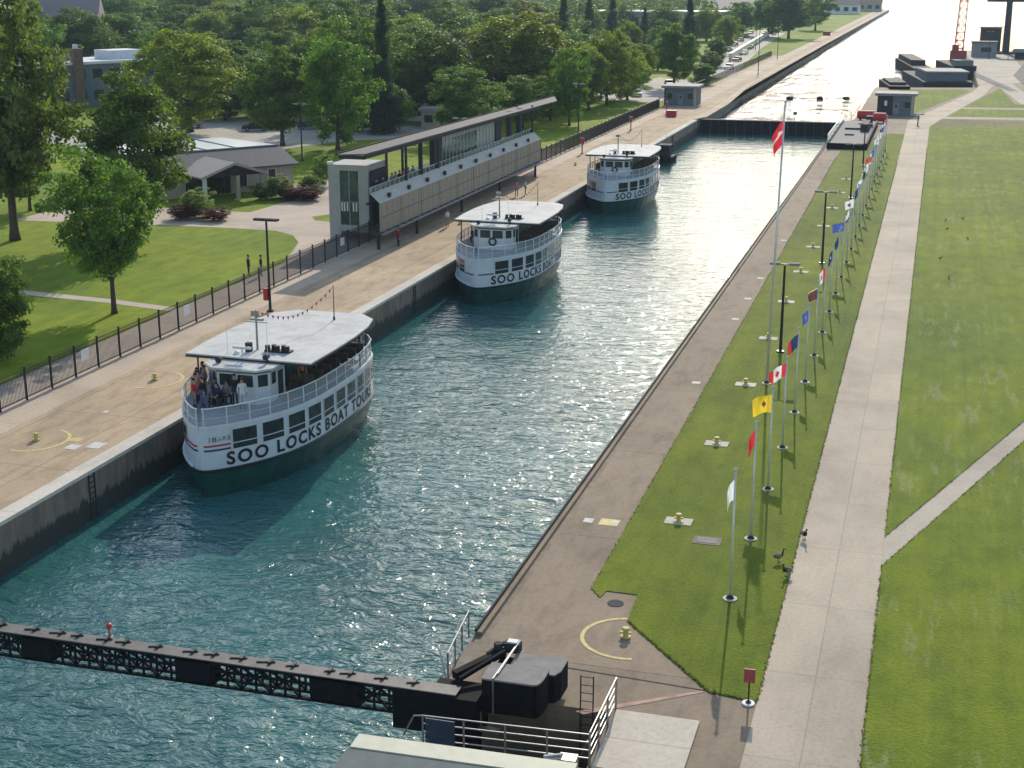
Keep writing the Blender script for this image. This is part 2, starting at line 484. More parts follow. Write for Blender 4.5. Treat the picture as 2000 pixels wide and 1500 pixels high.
# visitor plaza with its curved lawn edge
plz = [(-90, 126.5), (-74, 128), (-67, 128.4), (-61.4, 128.2), (-58.6, 126.2), (-56.6, 123), (-55.3, 119.0), (-53.6, 113), (-53.6, 150), (-58, 156), (-64, 156), (-70, 166), (-73.4, 163), (-73, 150), (-68, 150), (-69, 138), (-90, 138)]
mb = MB(); mb.sheet(plz, 0.009); struct('visitor_plaza', mb, m_plaza)
mb = MB()
mb.sheet([(-61.5, 137.2), (-60.3, 135.2), (-58.3, 134.6), (-55.5, 135.5), (-54.5, 139), (-56, 141), (-60, 139.6)], 0.014)
struct('plaza_lawn_island', mb, m_park)
mb = MB(); mb.sheet([(-95, 98.0), (-67, 95.6), (-60, 94.9), (-53.6, 93.6), (-53.6, 94.8), (-60, 96.1), (-67, 96.9), (-95, 99.4)], 0.004)
struct('lawn_footpath', mb, m_plaza)
mb = MB(); mb.sheet([(-140, 192), (-118, 186), (-92, 188), (-86, 205), (-92, 226), (-106, 240), (-130, 226)], 0.004)
mb.sheet([(-86, 205.5), (-70, 216), (-74, 224), (-92, 232.5)], 0.003)
struct('car_park_surface', mb, m_parking)
mb = MB(); mb.sheet([(-55.8, 352), (-49.6, 370), (-60, 520), (-66, 660), (-82, 700), (-74, 500)], 0.004)
mb.sheet([(-78, 292), (-53, 286), (-53, 346), (-66, 360)], 0.005)
struct('waterfront_car_park', mb, m_parking)
mb = MB(); mb.sheet([(-48.6, 290), (-44.6, 290), (-44.9, 1150), (-47, 1150)], 0.006)
struct('quay_service_road', mb, m_quaylight)
mb = MB(); mb.sheet([(-50.3, 470), (-47.6, 470), (-47.6, 1100), (-50.3, 1000)], 0.007); struct('quay_grass_verge', mb, m_park)

# right pier
mb = MB()
mb.hexa([(XR + .55, 43.2), (120, 43.2), (120, 400), (26, 470), (24, 520), (6, 522), (9, 420), (9, 346), (-13.4, 340), (-13.4, 262), (XR + .55, GY)], -6, 0)
mb.hexa([(-9.0, -20), (120, -20), (120, 43.2), (-9.0, 43.2)], -6, 0)
mb.hexa([(XR + .55, -20), (-9.0, -20), (-9.0, 39.45), (XR + .55, 39.45)], -6, 0)
mb.box(XR + .55, -9.0, 39.45, 43.2, -6, -2.75, 1)
struct('pier_ground', mb, [m_walk, m_black])
strip = [(-12.0, 53.03), (-11.46, 52.24), (-11.35, 52.96), (-10.07, 52.91), (-9.97, 50.44), (-6.04, 45.57), (-4.35, 45.3), (-4.35, 238.5), (-6.5, 238.5), (-8.8, 231), (-8.8, 213.5), (-12.6, 213.5), (-12.6, 203)]
mb = MB(); mb.sheet(strip, 0.03); struct('flagpole_lawn', mb, m_strip)
mb = MB(); mb.sheet([(-4.35, -20), (-0.7, -20), (-0.7, 251), (0.6, 262), (9.5, 322), (12.2, 352), (9.6, 356), (7.5, 332), (-2.6, 272), (-4.35, 262)], 0.004)
struct('main_footpath', mb, m_path)
mb = MB(); mb.sheet([(9.6, 356), (12.2, 352), (19, 365), (22, 400), (22, 470), (20, 515), (8, 515), (9.4, 430), (9.2, 357)], 0.006)
struct('pier_end_pavement', mb, m_pathpale)
# big lawn with a diagonal footpath cut through it
mb = MB(); mb.sheet([(-0.7, -20), (60, -20), (60, 232), (6.12, 78.9), (-0.7, 58.7)], 0.03)
mb.sheet([(-0.7, 62.2), (6.12, 82.2), (60, 235), (60, 252), (-0.66, 252)], 0.03)
struct('big_lawn', mb, m_lawn)
mb = MB(); mb.sheet([(-0.7, 58.7), (6.12, 78.9), (60, 232), (60, 235), (6.12, 82.2), (-0.7, 62.2)], 0.006)
struct('diagonal_footpath', mb, m_pathpale)
mb = MB(); mb.sheet([(-0.66, 252), (60, 252), (60, 266), (1.2, 266)], 0.008); struct('dry_grass_verge', mb, m_drygrass)
mb = MB(); mb.sheet([(2.2, 272), (60, 280), (60, 292), (4.6, 288)], 0.02)
mb.sheet([(5.2, 292.5), (60, 298), (60, 300), (14.9, 302), (13.6, 345), (10.5, 326)], 0.02)
mb.sheet([(-3.4, 276.5), (6.9, 333), (6.2, 338), (-8, 335), (-8, 284)], 0.02)
struct('pier_lawns', mb, m_lawn)
mb = MB(); mb.sheet([(1.2, 267), (60, 274), (60, 277), (1.8, 270.4)], 0.022); mb.sheet([(4.9, 289), (60, 293.5), (60, 296), (5.1, 291.3)], 0.012)
mb.sheet([(16.2, 300), (20, 300), (16, 372), (13.0, 357)], 0.013)
struct('pier_footpaths', mb, m_pathpale)
mb = MB(); mb.sheet([(20.5, 290), (60, 290), (60, 440), (24, 452), (18.3, 392)], 0.012); struct('pier_road', mb, m_asphalt)
mb = MB(); mb.box(-8.85, -6.02, 39.5, 43.3, 0.001, 0.10); struct('pale_deck_slab', mb, m_slab)

# lock walls (things of their own)
o = empty('lock_wall', (XL, 0, 0), 0, 'dark stained concrete lock wall with a pale coping beside the tour boats', 'wall')
mb = MB(); mb.box(-.9, 0, -10, GY - 4, -6, -.16); mb.build('wall_face', m_wall, o)
mb = MB(); mb.box(-.9, .04, -10, GY - 4, -.16, .03); mb.build('coping', m_coping, o)
mb = MB()
for y in range(60, 250, 24):
    for k in range(9): mb.box(.005, .05, y, y + .45, -2.6 + k * .28, -2.56 + k * .28)
    mb.box(.005, .06, y - .06, y, -2.6, -.18); mb.box(.005, .06, y + .45, y + .51, -2.6, -.18)
mb.build('ladder', m_darkgrey, o)
o = empty('lock_wall', (XR, 0, 0), 0, 'concrete lock wall along the flag lawn with a dark steel kerb on its edge', 'wall')
mb = MB(); mb.box(0, .55, -20, 38.9, -6, 0); mb.box(0, .55, 43.2, GY, -6, 0); mb.build('wall_face', m_wall, o)
mb = MB(); mb.box(0.02, .30, 47.6, GY - 2, 0.002, .16); mb.build('kerb', m_walk, o)
mb = MB(); mb.box(.02, .10, 47.6, GY - 2, .16, .28); mb.build('kerb_rail', m_darkgrey, o)
o = empty('channel_wall', (XL, GY, 0), 0, 'long grey wall of the approach channel beyond the lock', 'wall')
mb = MB(); mb.hexa([(-.9, -4), (0.6, 2), (0.6, 30), (-1.6, 80), (.6, 915), (-5, 917), (-.9, 800)], -6, -.12); mb.build('wall_face', m_wall2, o)
mb = MB(); mb.hexa([(-.9, -4), (0.7, 2), (0.7, 30), (-1.5, 80), (.7, 915), (-2, 915), (-2.6, 80), (-.9, 30)], -.12, .04); mb.build('coping', m_quaylight, o)

# painted markings on the ground
def arc(name, cx, cy, rx, ry, a0, a1, wd, m, z=0.012):
    mb = MB(); n = 40
    for k in range(n):
        p = []
        for kk, s in ((k, 0), (k + 1, 0), (k + 1, 1), (k, 1)):
            t = R(a0 + (a1 - a0) * kk / n)
            p.append((cx + (rx - wd * s) * math.cos(t), cy + (ry - wd * s) * math.sin(t)))
        mb.sheet(p, z)
    return struct(name, mb, m)
arc('yellow_arc_marking', -9.6, 48.95, 1.85, 1.8, 88, 285, .16, m_faded)
for yy in (63.77, 76.32, 88.9):
    arc('yellow_arc_marking', -45.2, yy, 1.75, 2.0, -100, 80, .20, m_faded)
mb = MB()
for x, y, a in ((-12.9, 60.5, 1), (-43.2, 64.4, 0)):
    if a:
        mb.sheet([(x - .45, y - .4), (x + .45, y - .4), (x + .45, y + .4), (x - .45, y + .4)], .010)
    else:
        mb.sheet([(x - .3, y - .3), (x + .35, y - .25), (x + .3, y + .4), (x - .35, y + .3)], .010)
struct('yellow_patch_marking', mb, m_yellow)
mb = MB(); mb.sheet([(-12.75, 60.25), (-12.5, 60.25), (-12.5, 60.8), (-12.75, 60.8)], .016); mb.sheet([(-14.1, 60.2), (-13.65, 60.2), (-13.65, 60.75), (-14.1, 60.75)], .012)
for y in (84.8, 102.6, 109.8, 118, 136.5): mb.sheet([(-13.1, y), (-12.6, y), (-12.6, y + .5), (-13.1, y + .5)], .012)
mb.sheet([(-43.0, 62.9), (-42.3, 62.9), (-42.3, 63.7), (-43.0, 63.7)], .012); mb.sheet([(-42.0, 63.4), (-41.2, 63.4), (-41.2, 64.4), (-42, 64.4)], .012); mb.sheet([(-44.6, 69.3), (-44.3, 69.3), (-44.3, 69.7), (-44.6, 69.7)], .012)
struct('white_patch_marking', mb, m_whitepaint)
mb = MB(); mb.sheet([(-10.2, 42.95), (-6.3, 45.6), (-6.2, 45.5), (-9.9, 42.8)], .011); struct('faded_red_line', mb, m_pink)
mb = MB(); mb.sheet([(-11.4, 45.95), (-6.0, 45.60), (-6.0, 45.66), (-11.4, 46.02)], .010); struct('expansion_joint', mb, m_darkgrey)

# ---------------------------------------------------------------- trees
def leaves_mesh(name, pts, nrm, size, mat, rng):
    n = len(pts)
    up = rng.normal(size=(n, 3)); t1 = np.cross(nrm, up); t1 /= np.linalg.norm(t1, axis=1)[:, None] + 1e-9
    t2 = np.cross(nrm, t1)
    sz = (size * rng.uniform(.6, 1.35, n))[:, None]
    v = np.empty((n, 4, 3))
    v[:, 0] = pts - t1 * sz * .5; v[:, 1] = pts - t2 * sz * .36; v[:, 2] = pts + t1 * sz * .5; v[:, 3] = pts + t2 * sz * .36
    me = bpy.data.meshes.new(name)
    me.vertices.add(n * 4); me.vertices.foreach_set('co', v.reshape(-1))
    me.loops.add(n * 4); me.loops.foreach_set('vertex_index', np.arange(n * 4, dtype=np.int32))
    me.polygons.add(n); me.polygons.foreach_set('loop_start', np.arange(0, n * 4, 4, dtype=np.int32))
    me.polygons.foreach_set('loop_total', np.full(n, 4, dtype=np.int32))
    me.materials.append(mat)
    me.update(calc_edges=True)
    return me

def crown(name, kind, seed, mat, nclump=150, per=75, size=.34):
    """crown of a tree of height 12 and radius 4.5, trunk base at the origin"""
    rng = np.random.default_rng(seed)
    P, N = [], []
    z0, z1, rad = {'m': (1.0, 12, 4.5), 'h': (2.9, 12, 4.5), 'l': (2.0, 12, 4.5), 'b': (.6, 12, 4.5), 'c': (.8, 12, 4.5)}[kind]
    lob = rng.normal(size=(9, 3)) + (np.array([0, 0, .5]) if kind == 'h' else 0); lob /= np.linalg.norm(lob, axis=1)[:, None]
    amp = rng.uniform(.12, .32, 9) * (1.7 if kind == 'h' else 1.1)
    for k in range(nclump):
        if kind == 'c':
            t = rng.uniform(0, 1) ** 1.25
            zz = z0 + (z1 - z0) * t
            rr = rad * (1 - t) ** .85 * rng.uniform(.35, 1.0)
            a = rng.uniform(0, 2 * math.pi)
            c = np.array([rr * math.cos(a), rr * math.sin(a), zz - rr * .22])
            cr = .42 + .45 * (1 - t)
            q = rng.normal(size=(per, 3)) * np.array([cr, cr, cr * .4]) * .75
            nn = rng.normal(size=(per, 3)) * .7 + np.array([0, 0, .8])
        else:
            d = rng.normal(size=3); d /= np.linalg.norm(d)
            f = 1 + sum(am * max(0, d @ l) ** 4 for am, l in zip(amp, lob)) - .14
            u = rng.uniform(0, 1) ** .38
            c = d * u * f
            low = 1.0 if c[2] > 0 else .92
            zc = (z0 + z1) * (.5 if kind == 'm' else .475); hz = (z1 - z0) * .5
            c = np.array([c[0] * rad * .86 * low, c[1] * rad * .86 * low, zc + c[2] * hz * .92])
            cr = rng.uniform(.55, 1.05) * (.8 if kind == 'l' else 1.0)
            q = rng.normal(size=(per, 3)); q /= np.linalg.norm(q, axis=1)[:, None]
            q *= (rng.uniform(0, 1, per) ** .45)[:, None] * cr * np.array([1.1, 1.1, .75])
            nn = q / cr * .5 + rng.normal(size=(per, 3)) * .55 + np.array([0, 0, .35]) + d * .3
        P.append(c + q); N.append(nn)
    P = np.concatenate(P); N = np.concatenate(N); N /= np.linalg.norm(N, axis=1)[:, None]
    P[:, 2] = np.maximum(P[:, 2], .25)
    return leaves_mesh(name, P, N, size, mat, rng)

def trunk(name, kind, seed):
    rng = random.Random(seed); mb = MB()
    top = 11.0 if kind == 'c' else 7.5
    mb.tube([(0, 0, -.1), (0, 0, .5), (.05, .03, 2.2), (.1, -.05, 4.5), (.0, .05, top)], [.34, .24, .19, .15, .03], 8)
    if kind != 'c':
        for k in range(7):
            a = k * 2.4 + rng.uniform(-.3, .3); zz = 2.0 + k * .55; L = rng.uniform(2.0, 3.2)
            dx, dy = math.cos(a), math.sin(a)
            mb.tube([(0.03, 0, zz), (dx * L * .4, dy * L * .4, zz + L * .35), (dx * L, dy * L, zz + L * .95)], [.10, .07, .02], 6)
    o = mb.build(name, m_bark, None, True)
    me = o.data; bpy.data.objects.remove(o)
    return me

CM = {}
for kind, mat, seeds in (('m', m_leafm, (1, 2, 3, 4)), ('h', m_leafm, (21,)), ('y', m_leafy, (5, 6)), ('l', m_leafl, (8,)), ('c', m_leafc, (9, 10)), ('b', m_leafm, (11, 12)), ('p', m_leafp, (13,)), ('r', m_leafr, (14,))):
    sh = {'y': 'm', 'p': 'b', 'r': 'b'}.get(kind, kind)
    CM[kind] = [crown('crown', sh, s, mat, {'l': 330, 'c': 230}.get(kind, 190), {'l': 62, 'c': 80}.get(kind, 115), {'c': .30}.get(kind, .29)) for s in seeds]
TM = {'m': [trunk('trunk', 'm', 1), trunk('trunk', 'm', 2)], 'c': [trunk('trunk', 'c', 3)]}
tcount = 0
def tree(x, y, h, r, kind, label, name='tree', cat='tree', group=None):
    global tcount
    tcount += 1
    rng = random.Random(tcount * 13)
    root = empty(name, (x, y, 0), rng.uniform(0, 6.28), label, cat, group)
    c = bpy.data.objects.new('crown' if cat == 'tree' else 'foliage', CM[kind][tcount % len(CM[kind])])
    C.objects.link(c); c.parent = root; c.scale = (r / 4.5, r / 4.5, h / 12)
    if cat == 'tree':
        tm = TM['c' if kind == 'c' else 'm']
        t = bpy.data.objects.new('trunk', tm[tcount % len(tm)])
        C.objects.link(t); t.parent = root; s = max(r / 4.5, h / 14); t.scale = (s, s, h / 12)
    return root
M_, Y_, K_ = 'maple_tree', 'leafy_tree', 'spruce_tree'
for x, y, h, r, k, nm, lab in [
    (-57.4, 91.9, 11.6, 3.9, 'h', M_, 'young maple with a slim bare trunk on the lawn beside the black fence'),
    (-71.9, 119.5, 15.7, 5.9, 'm', M_, 'large broad dark maple left of the visitor building entrance'),
    (-82.9, 116.6, 25.0, 6.9, 'l', 'locust_tree', 'tallest airy tree with a thick trunk at the left edge of the park'),
    (-57.4, 77.5, 7.6, 2.8, 'b', Y_, 'low bushy tree cut by the left picture edge beside the fence'),
    (-114.7, 209.9, 15.8, 7.6, 'y', Y_, 'bright yellow green tree standing right of the white flat roofed block'),
    (-92.1, 196.0, 14.4, 5.0, 'm', M_, 'rounded maple in front of the parked cars behind the visitor building'),
    (-82.5, 194.1, 16.7, 4.6, 'm', M_, 'dark maple on the lawn left of the viewing stand roof'),
    (-83.7, 215.6, 22.0, 2.6, 'c', K_, 'tall narrow dark spruce rising above the leafy trees'),
    (-94.5, 231.5, 17.0, 6.1, 'm', Y_, 'dense green tree just left of the tall narrow spruce'),
    (-83.4, 239.5, 15.1, 6.6, 'm', Y_, 'dark leafy tree just right of the tall narrow spruce'),
    (-73.2, 254.4, 17.6, 9.5, 'y', Y_, 'widest yellow topped tree above the viewing stand'),
    (-69.7, 213.4, 10.9, 4.8, 'm', M_, 'shaded dark tree directly behind the middle of the viewing stand roof'),
    (-58.8, 237.3, 12.3, 2.8, 'm', Y_, 'slim dark tree at the far tip of the viewing stand roof'),
    (-72.4, 263.4, 9.8, 5.8, 'm', Y_, 'low dark tree tucked under the widest yellow topped tree'),
    (-61.5, 278.2, 14.0, 4.8, 'y', Y_, 'yellow green tree with two loose clumps beside the far fence'),
    (-60.1, 291.1, 10.1, 4.2, 'y', Y_, 'small pale green tree nearest the left lock shed'),
    (-62.3, 266.3, 12.1, 3.8, 'y', Y_, 'slender yellowish tree behind the dark fence past the viewing stand'),
    (-56.6, 325.5, 14.1, 4.8, 'm', M_, 'round dense maple behind the left lock shed'),
    (-66.1, 334.3, 9.2, 3.6, 'y', Y_, 'small light green tree left of the round dense maple'),
    (-52.2, 338.3, 5.2, 3.0, 'b', Y_, 'low dark bushy tree right of the round dense maple'),
    (-106.2, 420.4, 18.9, 3.3, 'c', K_, 'leftmost dark spruce of the row on the skyline'),
    (-105.5, 450.0, 18.2, 3.5, 'c', K_, 'second dark spruce of the skyline row from the left'),
    (-109.2, 500.8, 18.3, 3.5, 'c', K_, 'middle dark spruce of the skyline row'),
    (-98.5, 503.9, 13.5, 2.8, 'c', K_, 'short dark spruce in the skyline row'),
    (-75.4, 458.7, 17.8, 3.5, 'c', K_, 'lone dark spruce above the round dense maple'),
    (-59.1, 604.5, 19.9, 8.5, 'm', Y_, 'huge dark tree beside the grass verge of the far channel'),
    (-68.8, 617.7, 16.7, 6.4, 'm', Y_, 'dark tree just left of the huge tree by the far channel'),
    (-56.4, 700.3, 16.0, 7.1, 'm', Y_, 'dark tree just right of the huge tree by the far channel'),
    (-87.4, 425.9, 11.7, 3.8, 'y', Y_, 'small round light green tree in front of the skyline spruces'),
    (-206.1, 321.3, 16.7, 8.9, 'm', Y_, 'wide tree behind the brown chimney of the white block'),
    (-172.6, 252.1, 16.8, 6.1, 'm', Y_, 'tree between the tall airy tree and the white flat roofed block'),
    (-205.7, 342.3, 15.0, 9.4, 'm', Y_, 'wide tree directly above the white flat roof'),
    (-207.9, 364.9, 11.7, 7.1, 'm', Y_, 'low tree behind the right end of the white flat roof'),
    (-192.9, 369.2, 16.2, 7.8, 'y', Y_, 'pale green tree behind and right of the bright yellow green tree'),
    (-175.6, 362.3, 16.7, 8.3, 'm', Y_, 'full green tree above the maple by the parked cars'),
    (-160.5, 355.4, 17.5, 9.4, 'y', Y_, 'pale spreading tree left of the tall narrow spruce top'),
    (-155.7, 368.1, 18.0, 8.3, 'm', Y_, 'green tree touching the left side of the tall narrow spruce top'),
    (-141.0, 384.3, 15.1, 7.1, 'y', Y_, 'light green tree touching the right side of the tall narrow spruce top'),
    (-145.4, 423.3, 15.8, 7.8, 'm', Y_, 'dark tree below the small blue roof on the skyline'),
    (-156.6, 506.9, 18.6, 9.2, 'm', Y_, 'skyline tree right of the small blue roof'),
    (-142.4, 511.0, 16.0, 9.2, 'y', Y_, 'pale skyline tree just left of the spruce row'),
    (-139.3, 274.9, 11.4, 6.4, 'm', Y_, 'dark tree between the bright yellow green tree and the car park'),
    (-125.1, 259.7, 10.7, 4.0, 'm', Y_, 'small dark tree behind the rounded maple by the cars'),
    (-109.9, 232.1, 9.0, 3.6, 'm', Y_, 'small tree at the left end of the car park'),
    (-87.6, 238.2, 10.0, 3.6, 'm', Y_, 'small dark tree at the foot of the tall narrow spruce'),
    (-92.0, 132.5, 9.1, 3.4, 'm', Y_, 'small shaded tree between the tall airy tree and the broad dark maple'),
    (-159.4, 283.3, 11.3, 5.5, 'm', Y_, 'tree hiding the right end of the white flat roofed block'),
    (-59.1, 408.0, 8.3, 2.8, 'b', Y_, 'low round tree left of the waterfront car park'),
    (-54.7, 365.2, 6.0, 2.8, 'm', Y_, 'small dark tree below the waterfront car park'),
    (-303.2, 464.4, 19.5, 11.0, 'm', Y_, 'skyline tree right of the mauve roof'),
    (-300.2, 500.6, 19.3, 9.5, 'm', Y_, 'skyline tree above the low tree behind the white roof'),
    (-277.9, 516.1, 20.1, 11.9, 'm', Y_, 'skyline tree left of the blue gabled house'),
    (-243.5, 526.1, 21.0, 11.9, 'm', Y_, 'skyline tree right of the blue gabled house'),
    (-235.7, 580.4, 20.7, 10.8, 'm', Y_, 'skyline tree left of the tall narrow spruce top'),
    (-228.6, 644.3, 20.4, 11.8, 'm', Y_, 'skyline tree right of the tall narrow spruce top'),
    (-118, 318, 13.5, 6.5, 'm', Y_, 'broad dark tree behind the dense tree left of the spruce'),
    (-104, 300, 13.0, 6.0, 'm', Y_, 'dark tree filling the gap behind the tall narrow spruce'),
    (-92, 318, 12.5, 6.5, 'y', Y_, 'light tree in the gap right of the tall narrow spruce'),
    (-86, 360, 12.0, 6.0, 'm', Y_, 'dark tree behind the widest yellow topped tree'),
    (-150, 320, 12.0, 7.0, 'm', Y_, 'dark tree behind the car park lawn'),
    (-98, 268, 11.0, 5.0, 'm', Y_, 'shaded tree behind the foot of the tall narrow spruce'),
    (-72, 388, 8.0, 4.0, 'm', Y_, 'low tree behind the long yellowish barrier of the waterfront car park'),
]:
    tree(x, y, h, r * (1.0 if k in 'hl' else 1.25 if k != 'c' and y > 180 else 1), k, lab, nm, 'tree', 'trees of the park')
for i, (x, y, h, r) in enumerate([(-106.2, 228.1, 7.7, 4.4), (-98.0, 228.7, 7.8, 4.3), (-88.8, 217.4, 8.7, 3.7), (-83.6, 218.9, 7.5, 3.3), (-121.4, 229.4, 6.1, 4.0), (-132.6, 235.2, 6.8, 3.7), (-69.1, 295.2, 8.3, 4.2), (-69.1, 276.0, 8.3, 3.5), (-171.7, 287.3, 8.8, 4.5), (-118.4, 229.3, 7.4, 4.0), (-117.5, 239.5, 10.4, 5.5), (-108.7, 242.1, 13.5, 5.5), (-116.0, 268.5, 14.3, 6.1), (-114.9, 282.0, 14.9, 6.4), (-100.2, 266.9, 13.1, 5.0), (-102.7, 285.5, 14.4, 6.4), (-94.5, 287.9, 14.4, 7.4), (-98.4, 316.6, 14.6, 6.9), (-87.9, 319.6, 11.8, 6.9), (-86.4, 337.2, 11.2, 6.1), (-77.9, 322.5, 10.7, 5.8), (-75.9, 340.2, 10.6, 5.5), (-112.0, 418.7, 13.8, 7.5), (-131.6, 442.4, 14.7, 9.6), (-155.6, 468.9, 14.9, 10.3), (-164.8, 432.8, 16.3, 8.0), (-161.2, 404.4, 15.7, 9.0), (-187.1, 426.3, 17.0, 9.6), (-213.2, 452.2, 17.3, 10.3), (-236.2, 464.0, 17.1, 10.6), (-228.7, 414.3, 15.2, 9.6), (-257.6, 439.3, 14.6, 8.6), (-256.4, 406.2, 13.6, 8.0), (-225.1, 336.7, 14.1, 6.7), (-273.3, 401.3, 16.3, 8.0), (-210.0, 301.3, 13.9, 4.9), (-78.7, 428.4, 10.9, 4.5), (-70.9, 511.9, 12.0, 4.4), (-80.3, 625.5, 13.5, 5.4), (-87.2, 571.4, 13.4, 6.0), (-106.7, 590.7, 12.9, 7.2), (-170.3, 304.1, 11.5, 5.9), (-155.4, 292.1, 12.1, 5.7), (-168.4, 273.4, 9.0, 4.3), (-82.5, 239.7, 9.2, 4.5), (-79.8, 261.3, 9.8, 5.3), (-65.2, 231.0, 8.3, 3.8), (-64.1, 245.0, 9.2, 3.6), (-88.6, 233.2, 9.4, 3.5), (-73.1, 359.9, 8.7, 3.8)]):
    tree(x, y, h, r * 1.25, 'mmymb'[i % 5].replace('b', 'y' if i % 2 else 'm'), 'leafy tree merging into the canopy behind the front trees of the park', Y_, 'tree', 'canopy trees behind the park')
# far-off wood behind: one mass
rng = np.random.default_rng(77)
P, N = [], []
for k in range(520):
    y = rng.uniform(560, 1500)
    x = -95 - rng.uniform(0, 1) * (y * .42 + 60)
    if y > 1050: x = -150 - rng.uniform(0, 1) * y * .4
    hh = rng.uniform(9, 17); rr = rng.uniform(5, 9)
    n = 420
    d = rng.normal(size=(n, 3)); d /= np.linalg.norm(d, axis=1)[:, None]; d[:, 2] = np.abs(d[:, 2])
    lump = 1 + .25 * np.sin(d[:, 0] * 5 + k) * np.cos(d[:, 1] * 6 + k)
    q = d * (rng.uniform(0.5, 1, n) * lump)[:, None] * np.array([rr, rr, hh * .75])
    P.append(q + np.array([x, y, hh * .2])); N.append(d + rng.normal(size=(n, 3)) * .5)
P = np.concatenate(P); N = np.concatenate(N); N /= np.linalg.norm(N, axis=1)[:, None]
o = bpy.data.objects.new('far_wood', leaves_mesh('far_wood', P, N, 1.5, m_leafm, rng)); C.objects.link(o)
tag(o, 'far-off green wood closing the skyline behind the park', 'wood', None, 'stuff')
# shrubs round the visitor building
for x, y, h, r, k, lab in [
    (-70.6, 148.6, 2.6, 1.9, 'p', 'pale flowering shrub against the visitor building wall'),
    (-67.6, 150.8, 2.5, 1.5, 'b', 'dark green shrub right of the pale flowering shrub'),
    (-71.6, 146.6, 1.9, 1.4, 'b', 'dark shrub in front of the pale flowering shrub'),
    (-66.6, 147.7, 1.6, 1.9, 'r', 'dark red shrub at the tip of the visitor building bed'),
    (-68.4, 147.2, 1.4, 1.5, 'r', 'dark red shrub between the pale shrub and the bed tip'),
    (-70.0, 132.4, 1.3, 1.7, 'r', 'reddish low shrub in the bed left of the plaza'),
    (-73.4, 131.9, 1.6, 1.9, 'r', 'reddish shrub at the left end of the plaza bed'),
    (-73.2, 134.0, 3.0, 1.9, 'p', 'light green shrub behind the reddish plaza bed'),
    (-69.2, 158.6, 4.2, 1.6, 'p', 'yellow green bush at the right corner of the visitor building'),
    (-57.2, 137.6, 1.2, 1.0, 'b', 'small dark shrub on the little lawn island by the viewing stand'),
]:
    tree(x, y, h, r, k, lab, 'shrub', 'shrub', 'shrubs round the visitor building')

rng = np.random.default_rng(11)
P = []
for line, cnt in (([(-12.69, 205), (-12.0, 53.03), (-11.46, 52.24)], 2600), ([(-9.97, 50.44), (-6.04, 45.57), (-4.35, 45.3)], 900), ([(-4.35, 45.3), (-4.35, 200)], 3200), ([(-0.7, 30), (-0.7, 58.7), (6.12, 78.9), (20, 118)], 2600), ([(-0.7, 62.2), (-0.7, 220)], 3200), ([(-0.7, 62.2), (6.12, 82.2), (20, 122)], 900)):
    for (ax, ay), (bx, by) in zip(line, line[1:]):
        n = int(cnt * math.hypot(bx - ax, by - ay) / sum(math.hypot(q[0] - p[0], q[1] - p[1]) for p, q in zip(line, line[1:])))
        u = rng.uniform(0, 1, n) ** 1.0
        off = rng.normal(0, .028, n)
        P.append(np.stack([ax + (bx - ax) * u + off, ay + (by - ay) * u + rng.normal(0, .03, n), rng.uniform(.014, .045, n)], 1))
P = np.concatenate(P); N = rng.normal(size=P.shape) * .35 + np.array([0, 0, 1.0]); N /= np.linalg.norm(N, axis=1)[:, None]
o = bpy.data.objects.new('turf_edge', leaves_mesh('turf_edge', P, N, .085, m_strip, rng)); C.objects.link(o)
tag(o, 'ragged grass creeping over the edges of the lawns', 'grass', None, 'stuff')

# ---------------------------------------------------------------- lettering
def text_mesh(body, height, width=None, extrude=0.0, bold=0.03):
    cu = bpy.data.curves.new('lettering', 'FONT')
    cu.body = body; cu.size = 1.0; cu.space_character = 1.22; cu.extrude = extrude; cu.resolution_u = 4; cu.offset = bold
    ob = bpy.data.objects.new('lettering', cu); C.objects.link(ob)
    dg = bpy.context.evaluated_depsgraph_get()
    me = bpy.data.meshes.new_from_object(ob.evaluated_get(dg))
    bpy.data.objects.remove(ob)
    xs = [v.co.x for v in me.vertices]; ys = [v.co.y for v in me.vertices]
    x0, x1, y0, y1 = min(xs), max(xs), min(ys), max(ys)
    kx = (width / (x1 - x0)) if width else height / (y1 - y0)
    for v in me.vertices:
        v.co.x = (v.co.x - x0) * kx; v.co.y = (v.co.y - y0) * height / (y1 - y0)
    return me

# ---------------------------------------------------------------- tour boats
# plan of the side: arc of half breadths; bow at y=0 pointing to -Y, z=0 the waterline
HB = [(0, 0.0), (.15, .42), (.6, .90), (1.2, 1.42), (2.0, 2.0), (3.0, 2.58), (4.2, 3.10), (5.6, 3.48), (7.2, 3.70), (9.2, 3.78), (11.5, 3.78), (13.5, 3.7), (15.2, 3.48), (16.6, 3.15), (17.6, 2.55), (18.3, 1.75), (18.7, .9), (18.8, 0)]
def hb(y):
    for (a, b), (c, d) in zip(HB, HB[1:]):
        if a <= y <= c: return b + (d - b) * (y - a) / (c - a)
    return 0
def side_curve(off=0.0, y0=0.0, y1=18.8, sgn=1, n=None):
    """points of the outline pushed outwards by off"""
    ys = [p[0] for p in HB if y0 < p[0] < y1]
    ys = sorted(set([y0] + ys + [y1]))
    out = []
    for y in ys:
        e = .05
        dx = (hb(min(18.8, y + e)) - hb(max(0, y - e))); dy = min(18.8, y + e) - max(0, y - e)
        L = math.hypot(dx, dy); nx, ny = dy / L, -dx / L
        out.append((sgn * (hb(y) + off * nx), y + off * ny))
    return out
ARC = [(0.0, 0.0, 0.0)]
_y, _s = 0.0, 0.0
while _y < 18.6:
    ny_ = _y + .02
    _s += math.hypot(.02, hb(ny_) - hb(_y)); _y = ny_
    ARC.append((_s, _y, hb(_y)))
